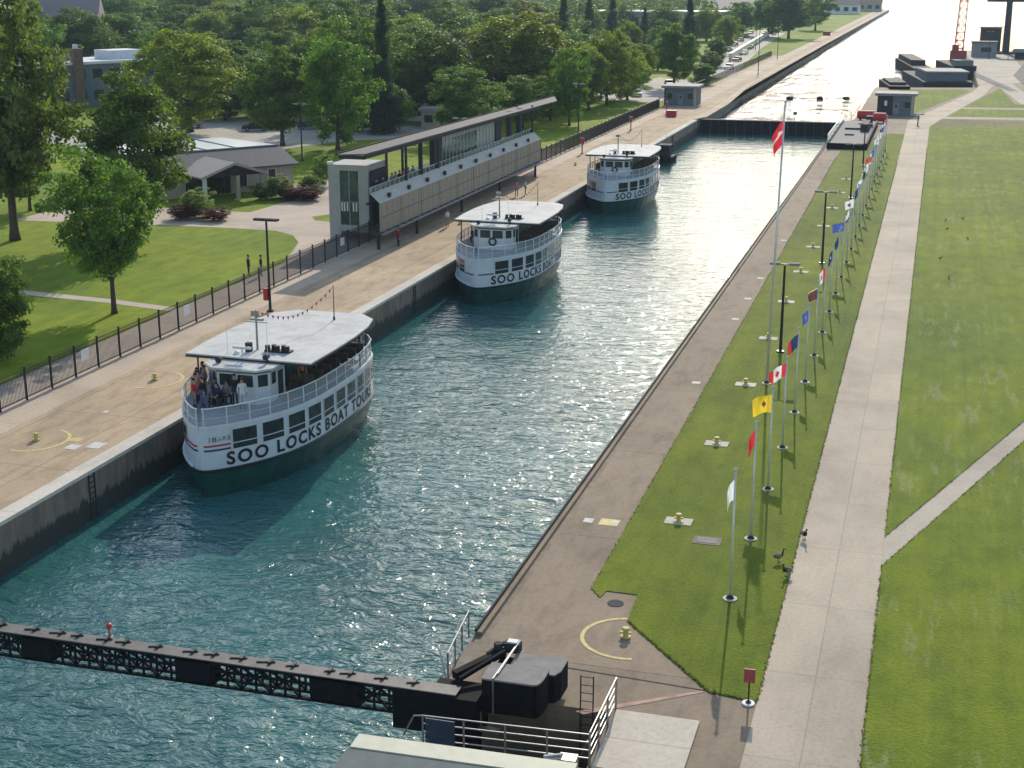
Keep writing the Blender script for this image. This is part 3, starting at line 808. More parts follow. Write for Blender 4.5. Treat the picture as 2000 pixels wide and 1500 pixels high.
def at_arc(s, off=0.0):
    import bisect
    i = min(max(bisect.bisect([a[0] for a in ARC], s), 1), len(ARC) - 1)
    _, y, h = ARC[i]
    j0, j1 = max(0, i - 6), min(len(ARC) - 1, i + 6)
    dx, dy = ARC[j1][2] - ARC[j0][2], ARC[j1][1] - ARC[j0][1]
    L = math.hypot(dx, dy)
    return h + off * dy / L, y - off * dx / L
def arc_of(y): return min(ARC, key=lambda a: abs(a[1] - y))[0]
def strip_wall(mb, z0, z1, off, y0, y1, sgn, mi=0):
    p = side_curve(off, y0, y1, sgn)
    for (a, b), (c, d) in zip(p, p[1:]):
        q = [(a, b, z0), (c, d, z0), (c, d, z1), (a, b, z1)]
        mb.quad(*(q if sgn > 0 else q[::-1]), mi)
ZK, ZD, ZRAIL, ZROOF = 1.6, 3.9, 4.95, 6.2

def make_boat(full):
    root = empty('tour_boat')
    hull = MB()
    lv = [(-.8, .70, .6), (0, .86, .35), (.8, .95, .15), (ZK - .1, 1.0, 0)]
    ys = [p[0] for p in HB]
    for (za, ka, ra), (zb, kb, rb) in zip(lv, lv[1:]):
        for sgn in (1, -1):
            for ya, yb in zip(ys, ys[1:]):
                f = lambda y, k, r, z: (sgn * hb(y) * k, r + y * (18.8 - 1.6 * r) / 18.8, z)
                q = [f(ya, ka, ra, za), f(yb, ka, ra, za), f(yb, kb, rb, zb), f(ya, kb, rb, zb)]
                hull.quad(*(q if sgn > 0 else q[::-1]))
    hull.build('hull', m_green, root, True)
    rub = MB()
    for sgn in (1, -1):
        pts = [(x, y, ZK - .05) for x, y in side_curve(.06, 0, 18.8, sgn)]
        rub.tube(pts, .075, 6)
    rub.build('rub_rail', m_letter, root)
    wl = MB()
    for sgn in (1, -1):
        strip_wall(wl, ZK - .1, ZD + .12, 0, 0, 18.8, sgn)
        strip_wall(wl, ZD - .06, ZD + .14, .05, 0, 18.8, sgn)
    for a, b in zip(side_curve(.05), side_curve(.05)[1:]):
        wl.quad((-a[0], a[1], ZD + .14), (a[0], a[1], ZD + .14), (b[0], b[1], ZD + .14), (-b[0], b[1], ZD + .14))
    wl.build('cabin_side', m_white, root)
    # starboard fender swelling low at the bow
    fd = MB(); fd.tube([(x, y, ZK + .12) for x, y in side_curve(.06, .3, 6, -1)], .10, 8); fd.build('fender', m_white, root, True)
    # windows, both sides
    s0 = 1.75; k = 0
    wins = []
    s = s0
    widths = [1.45, 1.45, 1.4, 1.35, 1.3, 1.3, 1.3, 1.3, 1.25, 1.2, 1.1]
    for wd in widths:
        if s + wd > 18.6: break
        wins.append((s, wd)); s += wd + .36
    for sgn in (1, -1):
        for s, wd in wins:
            fr = MB(); pn = MB()
            def pt(ss, z, off):
                x, y = at_arc(ss, off); return (sgn * x, y, z)
            z0, z1 = 2.60, 3.66
            def rect(m, a, b, c, d, off):
                nn = max(1, int((b - a) / .12))
                for i in range(nn):
                    a2, b2 = a + (b - a) * i / nn, a + (b - a) * (i + 1) / nn
                    q = [pt(a2, c, off), pt(b2, c, off), pt(b2, d, off), pt(a2, d, off)]
                    m.quad(*(q if sgn > 0 else q[::-1]))
            rect(pn, s, s + wd, z0, z1, .02)
            for a, b, c, d in ((s - .06, s + wd + .06, z0 - .06, z0), (s - .06, s + wd + .06, z1, z1 + .06), (s - .06, s, z0, z1), (s + wd, s + wd + .06, z0, z1), (s, s + wd, z0 + .30, z0 + .35)):
                rect(fr, a, b, c, d, .035)
            po = pn.build('window', m_glass, root)
            fr.build('window_frame', m_white, po)
    # lettering along the side (bow to stern) on the port side, which faces +X
    tm = text_mesh('SOO LOCKS BOAT TOURS', .74, 15.4)
    for v in tm.vertices:
        x, y = at_arc(1.35 + v.co.x, .03)
        z = 1.74 + v.co.y
        v.co = (x, y, z)
    tm.materials.append(m_letter)
    to = bpy.data.objects.new('lettering', tm); C.objects.link(to); to.parent = root
    # stripes below the name at the bow
    for nm, m, z in ((('red_stripe', m_red, 2.86),) if full else ()) + (('blue_stripe', m_blue, 2.62),):
        st = MB()
        for sgn in (1, -1):
            for a in np.arange(.12, 1.5, .15):
                q = [(sgn * at_arc(a, .03)[0], at_arc(a, .03)[1], z), (sgn * at_arc(a + .15, .03)[0], at_arc(a + .15, .03)[1], z), (sgn * at_arc(a + .15, .03)[0], at_arc(a + .15, .03)[1], z + .10), (sgn * at_arc(a, .03)[0], at_arc(a, .03)[1], z + .10)]
                st.quad(*(q if sgn > 0 else q[::-1]))
        st.build(nm, m, root)
    if full:
        nm = text_mesh('BIDE-A-WEE', .27, 1.2, 0.0, 0.0)
        for v in nm.vertices:
            x, y = at_arc(.42 + v.co.x, .03); v.co = (x, y, 3.12 + v.co.y)
        nm.materials.append(m_letter)
        no = bpy.data.objects.new('boat_name', nm); C.objects.link(no); no.parent = root
    # upper deck
    dk = MB()
    p = side_curve(-.02)
    for a, b in zip(p, p[1:]):
        dk.quad((-a[0], a[1], ZD + .16), (a[0], a[1], ZD + .16), (b[0], b[1], ZD + .16), (-b[0], b[1], ZD + .16))
    dk.build('upper_deck', m_deck, root)
    # railing: posts, top rail, mesh
    rl = MB(); sc = MB()
    for sgn in (1, -1):
        pts = [(x, y, ZRAIL) for x, y in side_curve(-.05, .05, 18.6, sgn)]
        rl.tube(pts, .035, 6)
        rl.tube([(x, y, ZD + .5) for x, y, z in pts], .015, 5)
        for s in np.arange(.2, 21.4, 1.32):
            x, y = at_arc(s, -.05)
            rl.cyl(sgn * x, y, ZD + .1, ZRAIL, .035, None, 6)
        strip_wall(sc, ZD + .16, ZRAIL - .02, -.06, .05, 18.6, sgn)
    ro = rl.build('railing', m_white, root)
    sc.build('rail_mesh', m_screen, ro)
    # canopy roof
    rf = MB()
    roof = [(-3.75, 5.8), (3.95, 5.6), (4.0, 9), (3.95, 12), (3.75, 14.5), (3.3, 16.5), (2.2, 17.6), (-2.2, 17.6), (-3.3, 16.5), (-3.75, 14.5), (-3.95, 12), (-3.95, 9)]
    rf.hexa(roof, ZROOF, ZROOF + .10)
    ro2 = rf.build('canopy_roof', m_boatroof, root)
    ed = MB()
    for a, b in zip(roof, roof[1:] + roof[:1]): ed.bar((a[0], a[1], ZROOF - .04), (b[0], b[1], ZROOF - .04), .06, .12)
    ed.build('roof_edge', m_darkgrey, ro2)
    pst = MB()
    for x, y in ((-3.3, 6.3), (3.3, 6.2), (-3.55, 10), (3.55, 10), (-3.45, 13.8), (3.45, 13.8), (-2.75, 16.6), (2.75, 16.6), (0, 16.9)):
        pst.cyl(x, y, ZD + .1, ZROOF, .05, None, 6)
    pst.build('canopy_post', m_darkgrey, root)
    # dark weather curtains rolled along the sides under the canopy and the engine casing
    cs = MB(); cs.box(-1.2, 1.2, 8.4, 14.6, ZD + .16, ZROOF - .05); cs.build('deck_casing', m_greentrim, root)
    for sgn in (1, -1):
        for y in np.arange(7.6, 15.2, 1.25):
            bn = MB()
            xa, xb = sorted((sgn * 1.5, sgn * 3.0))
            bn.box(xa, xb, y, y + .42, ZD + .5, ZD + .58); bn.box(xa, xb, y + .40, y + .48, ZD + .58, ZD + 1.05)
            for xx in (xa + .1, xb - .1): bn.box(xx - .03, xx + .03, y + .05, y + .40, ZD + .16, ZD + .5)
            bn.build('bench', m_wood, root)
    # wheelhouse with a faceted front
    W = [(-1.75, 5.0), (-1.1, 4.35), (1.2, 4.35), (1.75, 5.0), (1.75, 6.9), (-1.75, 6.9)]
    wh = MB(); wh.hexa(W, ZD + .16, 6.0); who = wh.build('wheelhouse', m_white, root)
    tr = MB(); tr.hexa([(x * 1.012, 5.6 + (y - 5.6) * 1.012) for x, y in W], 5.80, 5.98); tr.build('trim_band', m_greentrim, who)
    cp = MB(); cp.hexa([(-2.05, 4.75), (-1.25, 3.95), (1.45, 3.95), (2.1, 4.75), (2.1, 7.1), (-2.05, 7.1)], 6.0, 6.12); cp.build('wheelhouse_roof', m_boatroof, who)
    def facewin(a, b, t0, t1, z0, z1):
        ax, ay = a; bx, by = b
        L = math.hypot(bx - ax, by - ay); nx, ny = (by - ay) / L, -(bx - ax) / L
        g = lambda t, z, o: (ax + (bx - ax) * t + nx * o, ay + (by - ay) * t + ny * o, z)
        mbw = MB(); mbw.quad(g(t0, z0, .015), g(t1, z0, .015), g(t1, z1, .015), g(t0, z1, .015))
        wo = mbw.build('window', m_glass, who)
        f = MB()
        for (ta, tb, za, zb) in ((t0, t1, z0 - .05, z0), (t0, t1, z1, z1 + .05)): f.quad(g(ta, za, .03), g(tb, za, .03), g(tb, zb, .03), g(ta, zb, .03))
        d = .05 / L
        for (ta, tb) in ((t0 - d, t0), (t1, t1 + d)): f.quad(g(ta, z0 - .05, .03), g(tb, z0 - .05, .03), g(tb, z1 + .05, .03), g(ta, z1 + .05, .03))
        f.build('window_frame', m_white, wo)
    facewin(W[0], W[1], .15, .85, 5.05, 5.72)
    facewin(W[1], W[2], .06, .46, 5.05, 5.72); facewin(W[1], W[2], .54, .94, 5.05, 5.72)
    facewin(W[2], W[3], .15, .85, 5.05, 5.72)
    facewin(W[3], W[4], .08, .38, 5.05, 5.72)
    dr = MB(); dr.box(1.755, 1.79, 6.0, 6.6, ZD + .2, 5.6); dr.build('door', m_darkgrey, who)
    if not full:
        lr = MB(); lr.ring((.15, 4.30, 4.75), .30, .085, 20, 'y'); lr.build('life_ring', m_darkgrey, who, True)
    # roof gear: mast, search light, horn cluster, radar, aerials
    ms = MB(); ms.cyl(-.2, 7.6, ZROOF + .1, 8.6, .07, .05, 8); ms.bar((-.9, 7.6, 7.9), (.5, 7.6, 7.9), .05); ms.box(-.55, .25, 7.5, 7.7, 8.0, 8.12)
    ms.box(-.5, -.05, 7.55, 7.65, 8.25, 8.55)
    ms.build('mast', m_steel, root)
    hc = MB()
    for i in range(5):
        hc.cyl(.55 + i * .30, 7.35 + (i % 2) * .2, ZROOF + .12, ZROOF + .48, .15, .15, 8)
    hc.box(.4, 1.95, 7.2, 7.75, ZROOF + .1, ZROOF + .2)
    hc.build('life_float_stack', m_letter, root)
    sl_ = MB(); sl_.cyl(1.35, 5.6, 6.1, 6.45, .05, None, 6); sl_.tube([(1.35, 5.35, 6.5), (1.35, 5.75, 6.5)], [.17, .12], 10); sl_.build('search_light', m_darkgrey, root)
    sp = MB(); sp.tube([(-1.3, 4.9, 6.28), (-1.3, 5.4, 6.28)], [.18, .06], 10); sp.cyl(-1.3, 5.2, 6.1, 6.25, .04, None, 6); sp.build('loud_hailer', m_darkgrey, root)
    rd = MB(); rd.cyl(-.3, 5.9, 6.1, 6.75, .05, None, 6); rd.box(-.85, .25, 5.83, 5.97, 6.75, 6.88); rd.ball((-.9, 6.4, 6.3), .2, 8); rd.build('radar', m_white, root)
    gp = MB(); gp.box(-.62, -.30, 6.9, 7.2, ZROOF + .1, ZROOF + .62); gp.build('vent_box', m_darkgrey, root)
    for x, y, h in ((-1.4, 6.3, 2.0), (.9, 6.6, 2.2)):
        ae = MB(); ae.cyl(x, y, 6.1, 6.1 + h, .018, .008, 5); ae.build('aerial', m_white, root)
    fp = MB(); fp.cyl(1.1, 15.6, ZROOF + .1, ZROOF + 2.3, .035, .02, 6); fp.cyl(1.1, 15.6, ZROOF + .1, ZROOF + .3, .07, .07, 6); fp.build('stern_staff', m_letter, root)
    pn = MB()
    a, b = Vector((-.2, 7.6, 8.55)), Vector((1.1, 15.6, ZROOF + 2.2))
    prev = None
    for k in range(17):
        t = k / 16; q = a.lerp(b, t); q.z -= 1.0 * math.sin(math.pi * t)
        if prev is not None:
            pn.bar(prev, q, .012)
            mid = prev.lerp(q, .5); pn.add([prev, mid, mid.lerp(prev, .5) - Vector((0, 0, .22))], [(0, 1, 2)], 0)
        prev = q
    pn.build('pennant_line', m_redrust, root)
    return root

G_BOAT = 'tour boats in the lock'
boat1 = make_boat(True)
boat1.location = (-35.70, 64.35, ZL)
tag(boat1, 'nearest white and green tour boat with passengers on its bow deck', 'boat', G_BOAT)
boat2 = make_boat(False)
boat2.location = (-35.80, 112.6, ZL)
tag(boat2, 'middle tour boat with a dark life ring on the wheelhouse front', 'boat', G_BOAT)
boat3 = copy_tree(boat2)
boat3.location = (-35.85, 162.2, ZL)
tag(boat3, 'farthest tour boat moored just short of the small dark workboat', 'boat', G_BOAT)

# small workboat
o = empty('workboat', (-38.2, 211.5, ZL), 0, 'small dark workboat tied to the wall behind the farthest tour boat', 'boat')
mb = MB()
mb.add([(-1.0, .8, -.3), (0, 0, -.2), (1.0, .8, -.3), (1.1, 5.2, -.3), (-1.1, 5.2, -.3), (-1.3, .9, .9), (0, -.5, 1.1), (1.3, .9, .9), (1.3, 5.4, .8), (-1.3, 5.4, .8)], [(0, 1, 6, 5), (1, 2, 7, 6), (2, 3, 8, 7), (3, 4, 9, 8), (4, 0, 5, 9), (5, 6, 7, 8, 9)])
mb.build('hull', m_black, o)
mb = MB(); mb.box(-.8, .8, 1.4, 3.4, .9, 2.5); mb.box(-.95, .95, 1.2, 3.6, 2.5, 2.6); mb.build('cabin', m_darkgrey, o)
mb = MB(); mb.box(-.65, .65, 1.37, 1.395, 1.7, 2.3); mb.build('window', m_glass, o)
mb = MB(); mb.cyl(.0, 3.2, 2.6, 4.0, .04, .03, 6); mb.build('mast', m_steel, o)

# ---------------------------------------------------------------- people
def person_mesh(pose):
    V, E, Rr, B = [], [], [], []
    def v(p, r, b): V.append(p); Rr.append(r); B.append(b); return len(V) - 1
    if pose == 'stand':
        pel, che, nek, hed = (0, 0, .95), (0, .01, 1.32), (0, 0, 1.50), (0, -.03, 1.64)
        legs = [[(s * .10, 0, .90), (s * .11, -.02 * s, .50), (s * .12, .02, .09), (s * .13, -.13, .05)] for s in (1, -1)]
        arms = [[(s * .19, .01, 1.40), (s * .25, .03, 1.12), (s * .24, -.08, .88), (s * .23, -.11, .81)] for s in (1, -1)]
    else:
        pel, che, nek, hed = (0, 0, .50), (0, .06, .88), (0, .03, 1.06), (0, -.01, 1.20)
        legs = [[(s * .10, 0, .50), (s * .13, -.42, .52), (s * .13, -.42, .10), (s * .14, -.56, .05)] for s in (1, -1)]
        arms = [[(s * .19, .05, .96), (s * .25, .02, .70), (s * .16, -.22, .62), (s * .13, -.29, .60)] for s in (1, -1)]
    p = v(pel, .15, 2); w_ = v(((pel[0] + che[0]) / 2, (pel[1] + che[1]) / 2, (pel[2] + che[2]) / 2), .135, 1); c = v(che, .16, 1); n = v(nek, .055, 0); h = v(hed, .095, 0); ht = v((hed[0], hed[1] + .01, hed[2] + .09), .085, 0)
    nose = v((hed[0], hed[1] - .11, hed[2] + .01), .018, 0)
    E += [(p, w_), (w_, c), (c, n), (n, h), (h, ht), (h, nose)]
    for L in legs:
        a = p
        for i, (q, r, b) in enumerate(zip(L, (.095, .062, .045, .04), (2, 2, 3, 3))):
            k = v(q, r, b); E.append((a, k)); a = k
    fing = []
    for s, A in zip((1, -1), arms):
        a = c
        for i, (q, r, b) in enumerate(zip(A, (.06, .045, .03, .032), (1, 1, 0, 0))):
            k = v(q, r, b); E.append((a, k)); a = k
        pv = Vector(A[3]); d = (Vector(A[3]) - Vector(A[2])).normalized(); sd_ = d.cross(Vector((s, 0, 0))).normalized()
        for f, (o_, ln) in enumerate(((-.027, .062), (-.009, .075), (.009, .07), (.027, .055))):
            k1 = v(tuple(pv + sd_ * o_ + d * .035), .009, 0); k2 = v(tuple(pv + sd_ * o_ * 1.1 + d * (.035 + ln * .6)), .0085, 0)
            k3 = v(tuple(pv + sd_ * o_ * 1.05 + d * (.03 + ln) + Vector((-s * .018, 0, 0))), .008, 0)
            E += [(a, k1), (k1, k2), (k2, k3)]
        t1 = v(tuple(pv + sd_ * -.045 + d * .0), .010, 0); t2 = v(tuple(pv + sd_ * -.06 + d * .035), .009, 0)
        E += [(a, t1), (t1, t2)]
    me = bpy.data.meshes.new('person_base')
    me.from_pydata(V, E, [])
    ob = bpy.data.objects.new('person_base', me); C.objects.link(ob)
    sk = ob.modifiers.new('skin', 'SKIN')
    for i, sv in enumerate(me.skin_vertices[0].data):
        sv.radius = (Rr[i], Rr[i]); sv.use_root = (i == 0)
    ob.modifiers.new('sub', 'SUBSURF').levels = 1
    dg = bpy.context.evaluated_depsgraph_get()
    out = bpy.data.meshes.new_from_object(ob.evaluated_get(dg))
    bpy.data.objects.remove(ob)
    out.name = 'person_' + pose
    out.materials.clear()
    for m in (m_skin, m_white, m_blue, m_letter): out.materials.append(m)
    A = np.array(V)
    for f in out.polygons:
        d = np.linalg.norm(A - np.array(f.center), axis=1) / np.maximum(np.array(Rr), .02) ** .35
        f.material_index = B[int(np.argmin(d))]
        f.use_smooth = True
    hm = MB(); hm.ball((hed[0], hed[1] + .035, hed[2] + .075), .105, 12, 0, (.95, 1, .9))
    ho = hm.build('hair', m_hair, None, True); hme = ho.data; bpy.data.objects.remove(ho)
    em = MB()
    for s in (1, -1): em.ball((hed[0] + s * .035, hed[1] - .088, hed[2] + .03), .012, 6)
    em.box(hed[0] - .025, hed[0] + .025, hed[1] - .10, hed[1] - .085, hed[2] - .05, hed[2] - .042)
    eo = em.build('face', m_letter, None); eme = eo.data; bpy.data.objects.remove(eo)
    return out, hme, eme
PM = {k: person_mesh(k) for k in ('stand', 'sit')}
_cl = {}
def cloth(c):
    if c not in _cl: _cl[c] = plain('clothing_fabric', c, 0.85, .12, 6)
    return _cl[c]
RED, NAVY, BLK, WHT, GRY, TAN, PNK, BLU, ORG = (.40, .03, .04), (.02, .03, .08), (.015, .015, .018), (.6, .6, .6), (.18, .18, .2), (.30, .22, .14), (.45, .16, .20), (.08, .16, .32), (.45, .14, .05)
def person(x, y, z, rz, pose, shirt, trousers, label, group=None):
    b, hme, eme = PM[pose]
    o = bpy.data.objects.new('person', b); C.objects.link(o)
    o.location = (x, y, z); o.rotation_euler = (0, 0, rz)
    for i, m in ((1, cloth(shirt)), (2, cloth(trousers))):
        o.material_slots[i].link = 'OBJECT'; o.material_slots[i].material = m
    for nm, me in (('hair', hme), ('face', eme)):
        h = bpy.data.objects.new(nm, me); C.objects.link(h); h.parent = o
    return tag(o, label, 'person', group)
DZ = ZL + ZD + .16
G_P = 'passengers on the nearest tour boat'
for x, y, s, t, lab in ((-37.95, 68.45, PNK, BLK, 'person in a pink top between two others at the bow rail'), (-37.0, 67.35, BLK, BLU, 'person in black close behind the bright red top at the bow'), (-38.1, 69.6, GRY, BLK, 'person in grey near the roof corner of the bow deck'), (-37.5, 69.4, BLU, GRY, 'person in blue standing behind the seated bow group')):
    person(x, y, DZ, -.5, 'stand', s, t, lab, G_P)
for x, y, s, lab in ((-33.6, 74.2, GRY, 'person in grey standing under the canopy behind the orange top'), (-34.0, 76.5, NAVY, 'person in navy standing midway under the canopy')):
    person(x, y, DZ, .9, 'stand', s, BLK, lab, G_P)
person(-34.85, 67.75, DZ, 0.6, 'stand', WHT, WHT, 'person standing on the bow deck in white clothes before the wheelhouse', G_P)
person(-35.6, 68.35, DZ, 0.0, 'stand', BLK, NAVY, 'person in black standing at the wheelhouse wall behind the one in white', G_P)
for x, y, rz, s, t, lab in [
    (-37.35, 67.0, -.6, RED, GRY, 'person in a bright red top at the bow rail'),
    (-37.75, 67.95, -.6, TAN, NAVY, 'person in a tan top second along the bow rail'),
    (-38.2, 69.0, -.5, PNK, BLK, 'person in a pink top third along the bow rail'),
    (-38.5, 70.2, -.5, BLK, TAN, 'person in black last along the bow rail under the roof corner'),
    (-36.55, 68.0, -.2, NAVY, BLK, 'person in navy seated foremost in the bow group'),
    (-36.95, 68.75, -.3, BLK, GRY, 'person in black in the middle of the bow group'),
    (-37.45, 70.3, -.2, RED, NAVY, 'person in dark red seated behind the bow group'),
    (-36.2, 68.55, .1, GRY, BLK, 'person in grey seated nearest the wheelhouse corner'),
]:
    st = 'stand' if 'rail' in lab else 'sit'
    person(x, y, DZ, rz, st, s, t, lab, G_P)
    if st == 'sit':
        b = MB(); b.box(-.3, .3, -.12, .22, .40, .46); b.box(-.3, .3, .20, .25, .46, .85)
        for xx in (-.25, .21): b.box(xx, xx + .04, -.1, .2, 0, .40)
        bo = b.build('deck_chair', m_darkgrey); bo.location = (x, y, DZ); bo.rotation_euler = (0, 0, rz)
        tag(bo, 'dark deck seat under the ' + lab.replace('person', 'passenger'), 'seat', 'seats on the bow deck')
person(-33.5, 72.6, DZ, .9, 'stand', ORG, BLK, 'person in an orange top standing by the port rail under the canopy', G_P)
person(-54.0, 107.3, 0.01, 2.4, 'stand', NAVY, BLK, 'person in dark clothes walking behind the fence near the tall lamp', None)
person(-53.0, 107.6, 0.01, 2.2, 'stand', BLK, BLU, 'person in blue trousers walking behind the fence near the tall lamp', None)

G_Q = 'people on the quay below the viewing stand'
for x, y, rz, c1, c2, lab in ((-45.9, 135.1, 1.0, WHT, TAN, 'person in a white top walking in the shade below the viewing stand'), (-45.0, 157.0, .4, PNK, GRY, 'person in a pink top on the quay behind the middle boat roof'), (-44.4, 158.6, 2.0, WHT, NAVY, 'person in a white top beside the pink top on the quay'), (-46.8, 123.6, -.6, RED, BLK, 'person in red at the near end of the viewing stand shade')):
    person(x, y, 0.0, rz, 'stand', c1, c2, lab, G_Q)

# ---------------------------------------------------------------- viewing stand
o = empty('viewing_stand', (-50, 120.5, 0), 0, 'long raised viewing stand with taupe cladding and a thin grey roof along the fence', 'viewing stand')
def part(nm, m, fn, par=None, smooth=False):
    b = MB(); fn(b); return b.build(nm, m, par or o, smooth)
Y1 = 56.0       # length of the stand, local y
XF = 2.6        # local x of the cladding face
part('cladding', m_taupe, lambda b: [b.box(XF - .12, XF, .3, Y1, 1.75, 4.35)] + [b.box(XF, XF + .02, y, y + .05, 1.78, 4.3) for y in np.arange(.6, Y1, 1.4)])
part('cladding_joint', m_darkgrey, lambda b: [b.box(XF + .021, XF + .032, y, y + .06, 1.8, 4.3) for y in np.arange(5.5, Y1, 5.6)] + [b.box(XF + .001, XF + .018, .4, Y1 - .1, 3.02, 3.06)])
part('deck_slab', m_darkgrey, lambda b: [b.box(1.2, XF - 1.1, .3, 9.4, 4.15, 4.35), b.box(-3.2, XF - 1.1, 9.4, Y1, 4.15, 4.35)])
part('lower_slab', m_darkgrey, lambda b: [b.box(1.9, XF + .05, 0.3, 9.4, 1.45, 1.75), b.box(-3.4, XF + .05, 9.4, Y1, 1.45, 1.75)])
part('lower_ledge', m_greymetal, lambda b: [b.box(XF + .0, XF + .35, .3, Y1, 1.52, 1.62)] + [b.box(XF + .05, XF + .3, y, y + .35, 1.62, 1.72) for y in np.arange(1, Y1, 1.8)])
part('sloping_glass', m_panel, lambda b: b.add([(XF, .3, 4.36), (XF, Y1, 4.36), (XF - .95, Y1, 5.25), (XF - .95, .3, 5.25), (XF - .05, .3, 4.34), (XF - .05, Y1, 4.34), (XF - 1.0, Y1, 5.22), (XF - 1.0, .3, 5.22)], [(0, 1, 2, 3), (7, 6, 5, 4), (0, 3, 7, 4), (1, 5, 6, 2), (3, 2, 6, 7)]))
for y in np.arange(3, Y1 - 1, 5.3):
    part('flood_light', m_letter, lambda b: b.box(XF - .35, XF - .1, y, y + .4, 4.55, 4.95))
part('parapet', m_panel, lambda b: [b.box(XF - 1.06, XF - 1.0, .3, Y1, 5.68, 5.75)] + [b.box(XF - 1.06, XF - 1.0, y, y + .12, 5.2, 5.68) for y in np.arange(.4, Y1, 1.25)])
part('parapet_glass', m_greenglass, lambda b: b.box(XF - 1.08, XF - 1.06, .4, Y1 - .2, 5.2, 5.68))
part('glazed_room', m_panel, lambda b: [b.box(XF - 1.7, XF - 1.55, 22.0, 41.0, 3.95, 8.5)] + [b.box(XF - 1.55, XF - 1.48, y, y + .14, 3.95, 8.4) for y in np.arange(22, 41, 1.2)])
part('room_window', m_greenglass, lambda b: [b.box(XF - 1.545, XF - 1.52, y + .2, y + 1.12, 5.5, 7.6) for y in np.arange(22, 33, 1.2)])
for ya, yb in ((41.0, 43.4), (47.0, 47.8), (51.5, 52.2), (19.2, 21.8)):
    part('wall_pier', m_darkgrey, lambda b: b.box(XF - 1.9, XF - 1.4, ya, yb, 3.95, 8.5))
for y in (9.6, 14.0, 19.0, 55.2):
    part('roof_post', m_darkgrey, lambda b: b.box(XF - 1.05, XF - .85, y, y + .22, 4.35, 8.6))
    if y > 9: part('roof_post', m_darkgrey, lambda b: b.box(-.45, -.25, y, y + .22, 4.35, 8.6))
part('roof', m_rooftop, lambda b: [b.add([(-.6, -1.7, 8.78), (2.1, -1.7, 8.92), (2.1, 66, 8.25), (-.6, 75, 8.10), (-.6, -1.7, 8.9), (2.1, -1.7, 9.04), (2.1, 66, 8.32), (-.6, 75, 8.15)], [(3, 2, 1, 0), (4, 5, 6, 7), (0, 1, 5, 4), (1, 2, 6, 5), (2, 3, 7, 6), (3, 0, 4, 7)])])
part('roof_beam', m_darkgrey, lambda b: [b.add([(1.88, -1.5, 8.55), (2.06, -1.5, 8.55), (2.06, 58, 8.0), (1.88, 58, 8.0), (1.88, -1.5, 8.94), (2.06, -1.5, 8.94), (2.06, 58, 8.3), (1.88, 58, 8.3)], [(3, 2, 1, 0), (4, 5, 6, 7), (0, 1, 5, 4), (1, 2, 6, 5), (2, 3, 7, 6), (3, 0, 4, 7)]), b.box(-.5, 2.0, -1.6, -1.2, 8.5, 8.8)])
part('roof_edge', m_black, lambda b: b.add([(-.72, -1.7, 8.80), (-.6, -1.7, 8.80), (-.6, 75, 8.08), (-.72, 75, 8.08), (-.72, -1.7, 9.0), (-.6, -1.7, 9.0), (-.6, 75, 8.22), (-.72, 75, 8.22)], [(3, 2, 1, 0), (4, 5, 6, 7), (0, 1, 5, 4), (1, 2, 6, 5), (2, 3, 7, 6), (3, 0, 4, 7)]))
TY = 4.6
m_tower = plain('pale_grey_tower_panel', (0.37, 0.365, 0.355), 0.75, .1, 1.2)
tw = part('stair_tower', m_tower, lambda b: [b.box(-4.25, -3.1, TY, TY + 4.5, 0, 7.15), b.box(-1.25, -.25, TY + .02, TY + 4.5, .9, 7.15), b.box(-3.1, -1.25, TY + .02, TY + 4.5, 6.6, 7.15), b.box(-3.1, -1.25, TY + .02, TY + 4.5, .9, 1.5), b.box(-3.1, -1.25, TY + .5, TY + 4.4, 3.6, 3.75)])
part('tower_glass', m_greenglass, lambda b: b.box(-3.1, -1.25, TY + .14, TY + .18, 1.5, 6.6), tw)
part('mullion', m_greymetal, lambda b: [b.box(-2.25, -2.13, TY + .06, TY + .14, 1.5, 6.6), b.box(-3.1, -1.25, TY + .07, TY + .13, 3.6, 3.72)], tw)
part('curtain', m_whitebld, lambda b: [b.box(x, x + .14, TY + .10, TY + .135, 2.8, 3.6) for x in (-3.05, -2.8, -2.5, -1.9, -1.6)], tw)
part('lamp_box', m_whitebld, lambda b: b.box(-4.3, -3.8, TY - .1, TY + .3, 7.15, 7.4), tw)
part('tower_link', m_darkgrey, lambda b: b.box(-.2, .0, TY + .3, 9, 1.5, 6.6))
for x, y in ((2.55, 53), (2.4, 38), (2.4, 24), (2.4, 10), (1.9, 1.0), (-2.8, 10), (-2.8, 24), (-2.8, 38), (-2.8, 53)):
    part('support_leg', m_darkgrey, lambda b: b.box(x, x + .22, y, y + .3, 0, 1.5))
for i, (y, s, t) in enumerate([(3.5, BLK, GRY), (5.2, NAVY, BLK), (7.6, GRY, BLK), (8.5, TAN, NAVY), (9.6, BLK, BLK), (10.8, PNK, GRY), (12.0, BLU, BLK), (13.4, GRY, NAVY)]):
    lab = ['nearest the glazed stair tower', 'second from the glazed stair tower', 'beside the second roof post', 'in tan beside the second roof post', 'in black in the middle of the watching group', 'in pink in the watching group', 'in blue in the watching group', 'at the far end of the watching group'][i]
    person(-49.0, 120.5 + y, 4.36, R(60), 'stand', s, t, 'person leaning at the viewing stand rail ' + lab, 'watchers on the viewing stand')

